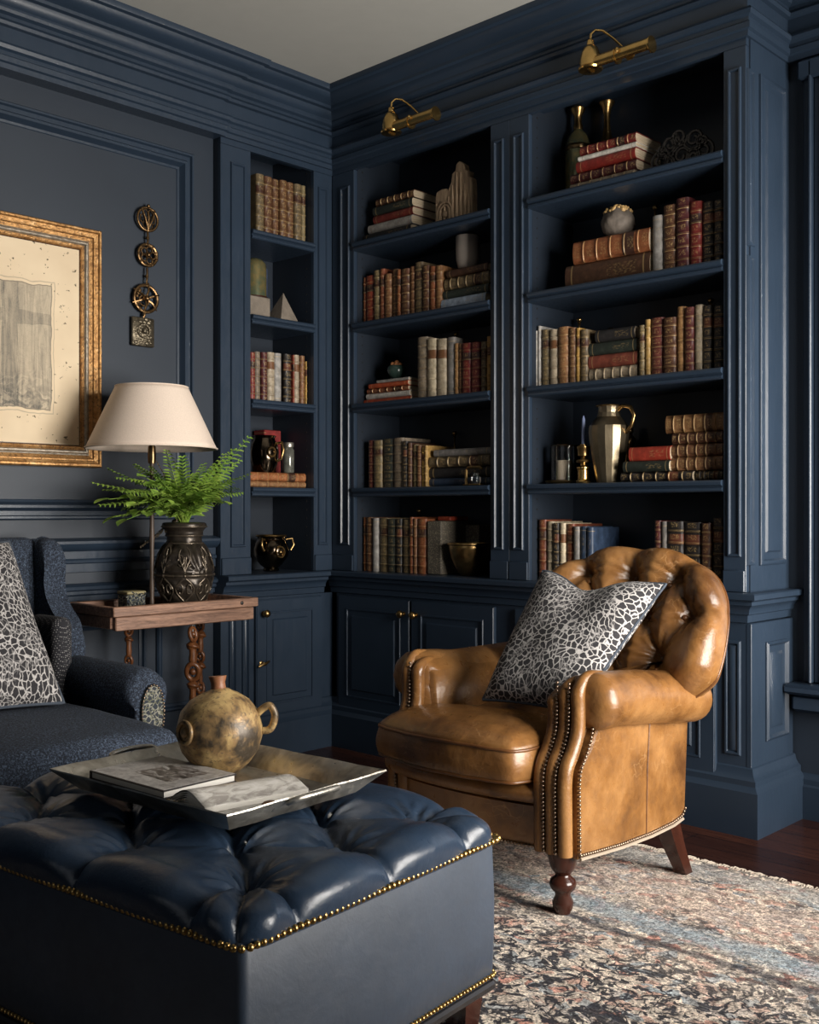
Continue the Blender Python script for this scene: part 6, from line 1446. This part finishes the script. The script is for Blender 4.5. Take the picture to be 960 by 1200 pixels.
P = np.array([trr(*l) for l in lv]); m = MB().grid(P, close_v=True); n_ = len(P[0]); m.f.append(tuple(range(n_))); m.f.append(tuple((len(lv)-1)*n_+j for j in range(n_))); m.smooth = 35; m.xf(tmat()); obj('tray_dish', m, M['pewter'], T)
m = MB()
for sx in (1, -1):
    x = sx*(TL_+.004); m = MB()
    m.tube(smooth_path([(x-sx*.010, -.065, .030), (x+sx*.012, -.055, .040), (x+sx*.020, 0, .043), (x+sx*.012, .055, .040), (x-sx*.010, .065, .030)], 5), .006, 8)
    m.smooth = 80; m.xf(tmat()); obj('handle', m, M['pewter'], T)
TF = TRZ+.0008
def tl(x, y): return tmat() @ Vector((x, y, 0))
# jug
jd = 2.47; jp = at_d(258, 845, jd); JR = 50/FX*jd; jx, jy = jp.x, jp.y
T = thing('jug', 'round mottled gold and brown pottery jug at the back of the pewter tray', 'jug', (jx, jy, TF))
prf = [(0, 0), (.036, .0005), (.045, .006), (.066, .024), (.085, .052), (.095, .085), (.095, .105), (.086, .138), (.066, .162), (.042, .176), (.026, .182), (.020, .186)]
js = JR/.095; P = []
m = MB().lathe([(r*js, z*js) for r, z in prf]+[(.012, .188*js)], n=48, c=(jx, jy, TF)); m.smooth = 80
# dimples and dents
Pf = np.array(m.v); Pf += (wob(Pf, .0015, 25, 8))[:, None]; m.v = [tuple(p) for p in Pf]; obj('body', m, M['mottled'], T)
zt_ = TF+.183*js
m = MB().lathe([(.022, -.004), (.017, .006), (.016, .018), (.020, .030), (.0205, .033), (.015, .032), (.012, .02), (.012, .0)], n=20, c=(jx-.006, jy, zt_)); m.xf(Matrix.Translation((jx, jy, zt_)) @ Matrix.Rotation(-.12, 4, 'Y') @ Matrix.Translation((-jx, -jy, -zt_))); m.smooth = 60; obj('neck', m, M['terracotta'], T, 'short brown clay neck')
rv = Vector((CS, SN, 0)); fv = Vector((-SN, CS, 0)); c_ = Vector((jx, jy, TF+.098*js))
hd = [c_+rv*(.088*js)+Vector((0, 0, -.005)), c_+rv*(.112*js)+Vector((0, 0, .0)), c_+rv*(.122*js)+Vector((0, 0, .030)), c_+rv*(.112*js)+Vector((0, 0, .052)), c_+rv*(.098*js)+Vector((0, 0, .048)), c_+rv*(.084*js)+Vector((0, 0, .036))]
m = MB().tube(smooth_path(hd, 6), .0085, 10); m.smooth = 80; obj('handle', m, M['mottled'], T)
bc = c_-rv*(.062*js)-fv*(.066*js)+Vector((0, 0, .004)); nb = (bc-c_).normalized()
m = MB().ring(bc+nb*.004, .024, .0055, 28, 8, nrm=nb); m.ball(bc+nb*.0, .013, 12); m.smooth = 80; obj('boss', m, M['mottled'], T, 'ringed boss')
# big picture book lying on the tray
def flat_book(name, label, corners, z, tk, cover_mat, top_mat, yaw=None):
    """corners: image-facing plan order BL(front-left), front, right, back at height z"""
    pts = [Vector((p[0], p[1])) for p in corners]; c = sum(pts, Vector((0, 0)))/4; e1 = ((pts[1]-pts[0])+(pts[2]-pts[3]))/2; e2 = ((pts[3]-pts[0])+(pts[2]-pts[1]))/2
    a = math.atan2(e1.y, e1.x); L1, L2 = e1.length/2, e2.length/2
    T = thing(name, label, 'book', (c.x, c.y, z)); X_ = Matrix.Translation((c.x, c.y, z)) @ Matrix.Rotation(a, 4, 'Z')
    m = MB().box((-L1, -L2, tk-.003), (L1, L2, tk), .001).box((-L1, -L2, 0), (L1, L2, .003), .001).box((-L1, -L2, .0), (-L1+.004, L2, tk), .001); m.xf(X_); obj('cover', m, cover_mat, T)
    m = MB().box((-L1+.005, -L2+.004, .0031), (L1-.004, L2-.004, tk-.0031)); m.xf(X_); obj('page_block', m, M['white_page'], T)
    if top_mat: m = MB().box((-L1+.003, -L2+.003, tk+.0001), (L1-.003, L2-.003, tk+.0006)); m.xf(X_); obj('dust_jacket', m, top_mat, T)
    return X_, L1, L2
M['white_page'] = plain('white_pages', (.78, .75, .69), .7, var=.05, bump=0)
t = NT('marbled_photo_jacket'); v = t.map('Generated'); s_g = t.new('ShaderNodeSeparateXYZ'); t.l.new(v, s_g.inputs[0])
mm = t.noise(t.map('Generated', scale=(3, 3, 1)), 3, 5, .65, 1.5); bgc = t.ramp(mm, [(.3, (.24, .22, .21)), (.55, (.50, .47, .44)), (.7, (.60, .57, .53))])
ins_ = t.math('MULTIPLY', t.math('LESS_THAN', t.math('ABSOLUTE', t.math('SUBTRACT', s_g.outputs[0], .58)), .24), t.math('LESS_THAN', t.math('ABSOLUTE', t.math('SUBTRACT', s_g.outputs[1], .55)), .27))
ph = t.ramp(t.noise(t.map('Generated', scale=(2, 3, 1)), 4, 5, .6, 1.0), [(.36, (.05, .045, .04)), (.52, (.20, .17, .15)), (.66, (.62, .60, .57))])
M['jacket'] = t.fin(t.mix(ins_, bgc, ph), .35)
zt2 = TF+.030
cn = [tl(-.236, -.155), tl(.030, -.162), tl(.022, .030), tl(-.244, .037)]
flat_book('magazine', 'ochre-edged thin book lying under the marbled picture book on the tray', [Vector((p.x, p.y))+Vector((-.003, -.003)) for p in cn], TF, .011, STY['ochre'][1], None)
flat_book('picture_book', 'large marbled grey picture book with dark spine on the pewter tray', [(p.x, p.y) for p in cn], TF+.0115, .0185, plain('dark_binding', (.03, .025, .025), .5), M['jacket'])
# open, curling magazines beside it
def curled(name, label, corners, z, curl, pages, seed):
    pts = [Vector((p.x, p.y, 0)) for p in corners]; T = thing(name, label, 'magazine', (pts[0].x, pts[0].y, z)); g = random.Random(seed)
    for k in range(pages):
        P = np.zeros((22, 12, 3)); hq = curl*(k+1)/pages
        for i in range(22):
            for j in range(12):
                u, v_ = i/21, j/11; p = pts[0]*(1-u)*(1-v_)+pts[1]*u*(1-v_)+pts[3]*(1-u)*v_+pts[2]*u*v_
                P[i, j] = (p.x, p.y, z+.0016*k+hq*(math.sin(PI*min(1, u*1.0))**1.3)*(1-.35*v_)+.0006)
        m = MB().grid(P); m.smooth = 80; o = obj('page', m, M['white_page'] if k < pages-1 else M['glossy'], T); sm = o.modifiers.new('thick', 'SOLIDIFY'); sm.thickness = .0006; sm.offset = 1
t = NT('glossy_magazine_page'); mm = t.noise(t.map('Generated', scale=(3, 3, 1)), 2.2, 4, .6, 1); M['glossy'] = t.fin(t.ramp(mm, [(.35, (.34, .31, .28)), (.5, (.56, .53, .48)), (.65, (.64, .61, .57))]), .22)
z_ = TF+.004
curled('magazine', 'open glossy magazine with curling pages beside the marbled picture book', [tl(.040, -.165), tl(.150, -.160), tl(.200, .075), tl(.075, .095)], TF+.0035, .026, 9, 1)
curled('magazine', 'flat pale magazine lying under the curling one, toward the tray corner', [tl(.052, -.170), tl(.185, -.150), tl(.222, .090), tl(.095, .115)], TF, .0008, 3, 2)
p = tl(.222, -.055)
m = MB().box((p.x-.014, p.y-.014, TF), (p.x+.014, p.y+.014, TF+.020), .004)
tag(obj('wooden_block', m, M['knot_wood']), 'tiny reddish wooden block beside the magazines in the tray', 'block')
# ================================================================== LIGHT AND CAMERA
def area(name, loc, rot, sx, sy, power, col):
    l = bpy.data.lights.new(name, 'AREA'); l.shape = 'RECTANGLE'; l.size = sx; l.size_y = sy; l.energy = power; l.color = col
    o = bpy.data.objects.new(name, l); COL.objects.link(o); o.location = loc; o.rotation_euler = rot; return o
# daylight through the tall window on the right-hand wall (points to -x)
area('daylight_window', (XR+.30, (RY0+RY1)/2, (RZ0+RZ1)/2+.02), (0, math.radians(90), 0), 1.75, 1.9, 335, (1.0, .95, .88))
# weak fill light added behind the viewer, no window in that wall
area('rear_fill', (2.3, YF+.05, 1.7), (math.radians(90), 0, 0), 2.6, 1.6, 5, (.90, .94, 1.0))
# window on the bookcase wall
area('daylight_side', ((WX0+WX1)/2, YB+.3, (WZ0+WZ1)/2), (math.radians(-90), 0, 0), 1.1, 1.9, 8, (.9, .95, 1.0))
sun = bpy.data.lights.new('sun', 'SUN'); sun.energy = 0.0; so = bpy.data.objects.new('sun', sun)
w = bpy.data.worlds.new('sky'); bpy.context.scene.world = w; w.use_nodes = True
bg = w.node_tree.nodes['Background']; bg.inputs[0].default_value = (.55, .70, .95, 1); bg.inputs[1].default_value = .25
cam = bpy.data.cameras.new('camera'); co = bpy.data.objects.new('camera', cam); COL.objects.link(co)
cam.sensor_fit = 'HORIZONTAL'; cam.sensor_width = 36; cam.lens = 36*FX/960; co.location = (CX, CY, CZ); co.rotation_euler = (PI/2, 0, math.radians(43.7)); cam.clip_start = .05
sc = bpy.context.scene; sc.camera = co
sc.view_settings.view_transform = 'Standard'; sc.view_settings.look = 'None'; sc.view_settings.gamma = 1; sc.view_settings.exposure = 0; sc.view_settings.use_curve_mapping = False
sc.cycles.use_denoising = True; sc.cycles.max_bounces = 8; sc.cycles.caustics_reflective = False; sc.cycles.caustics_refractive = False
for o in bpy.data.objects:
    if '_o' in o: del o['_o']
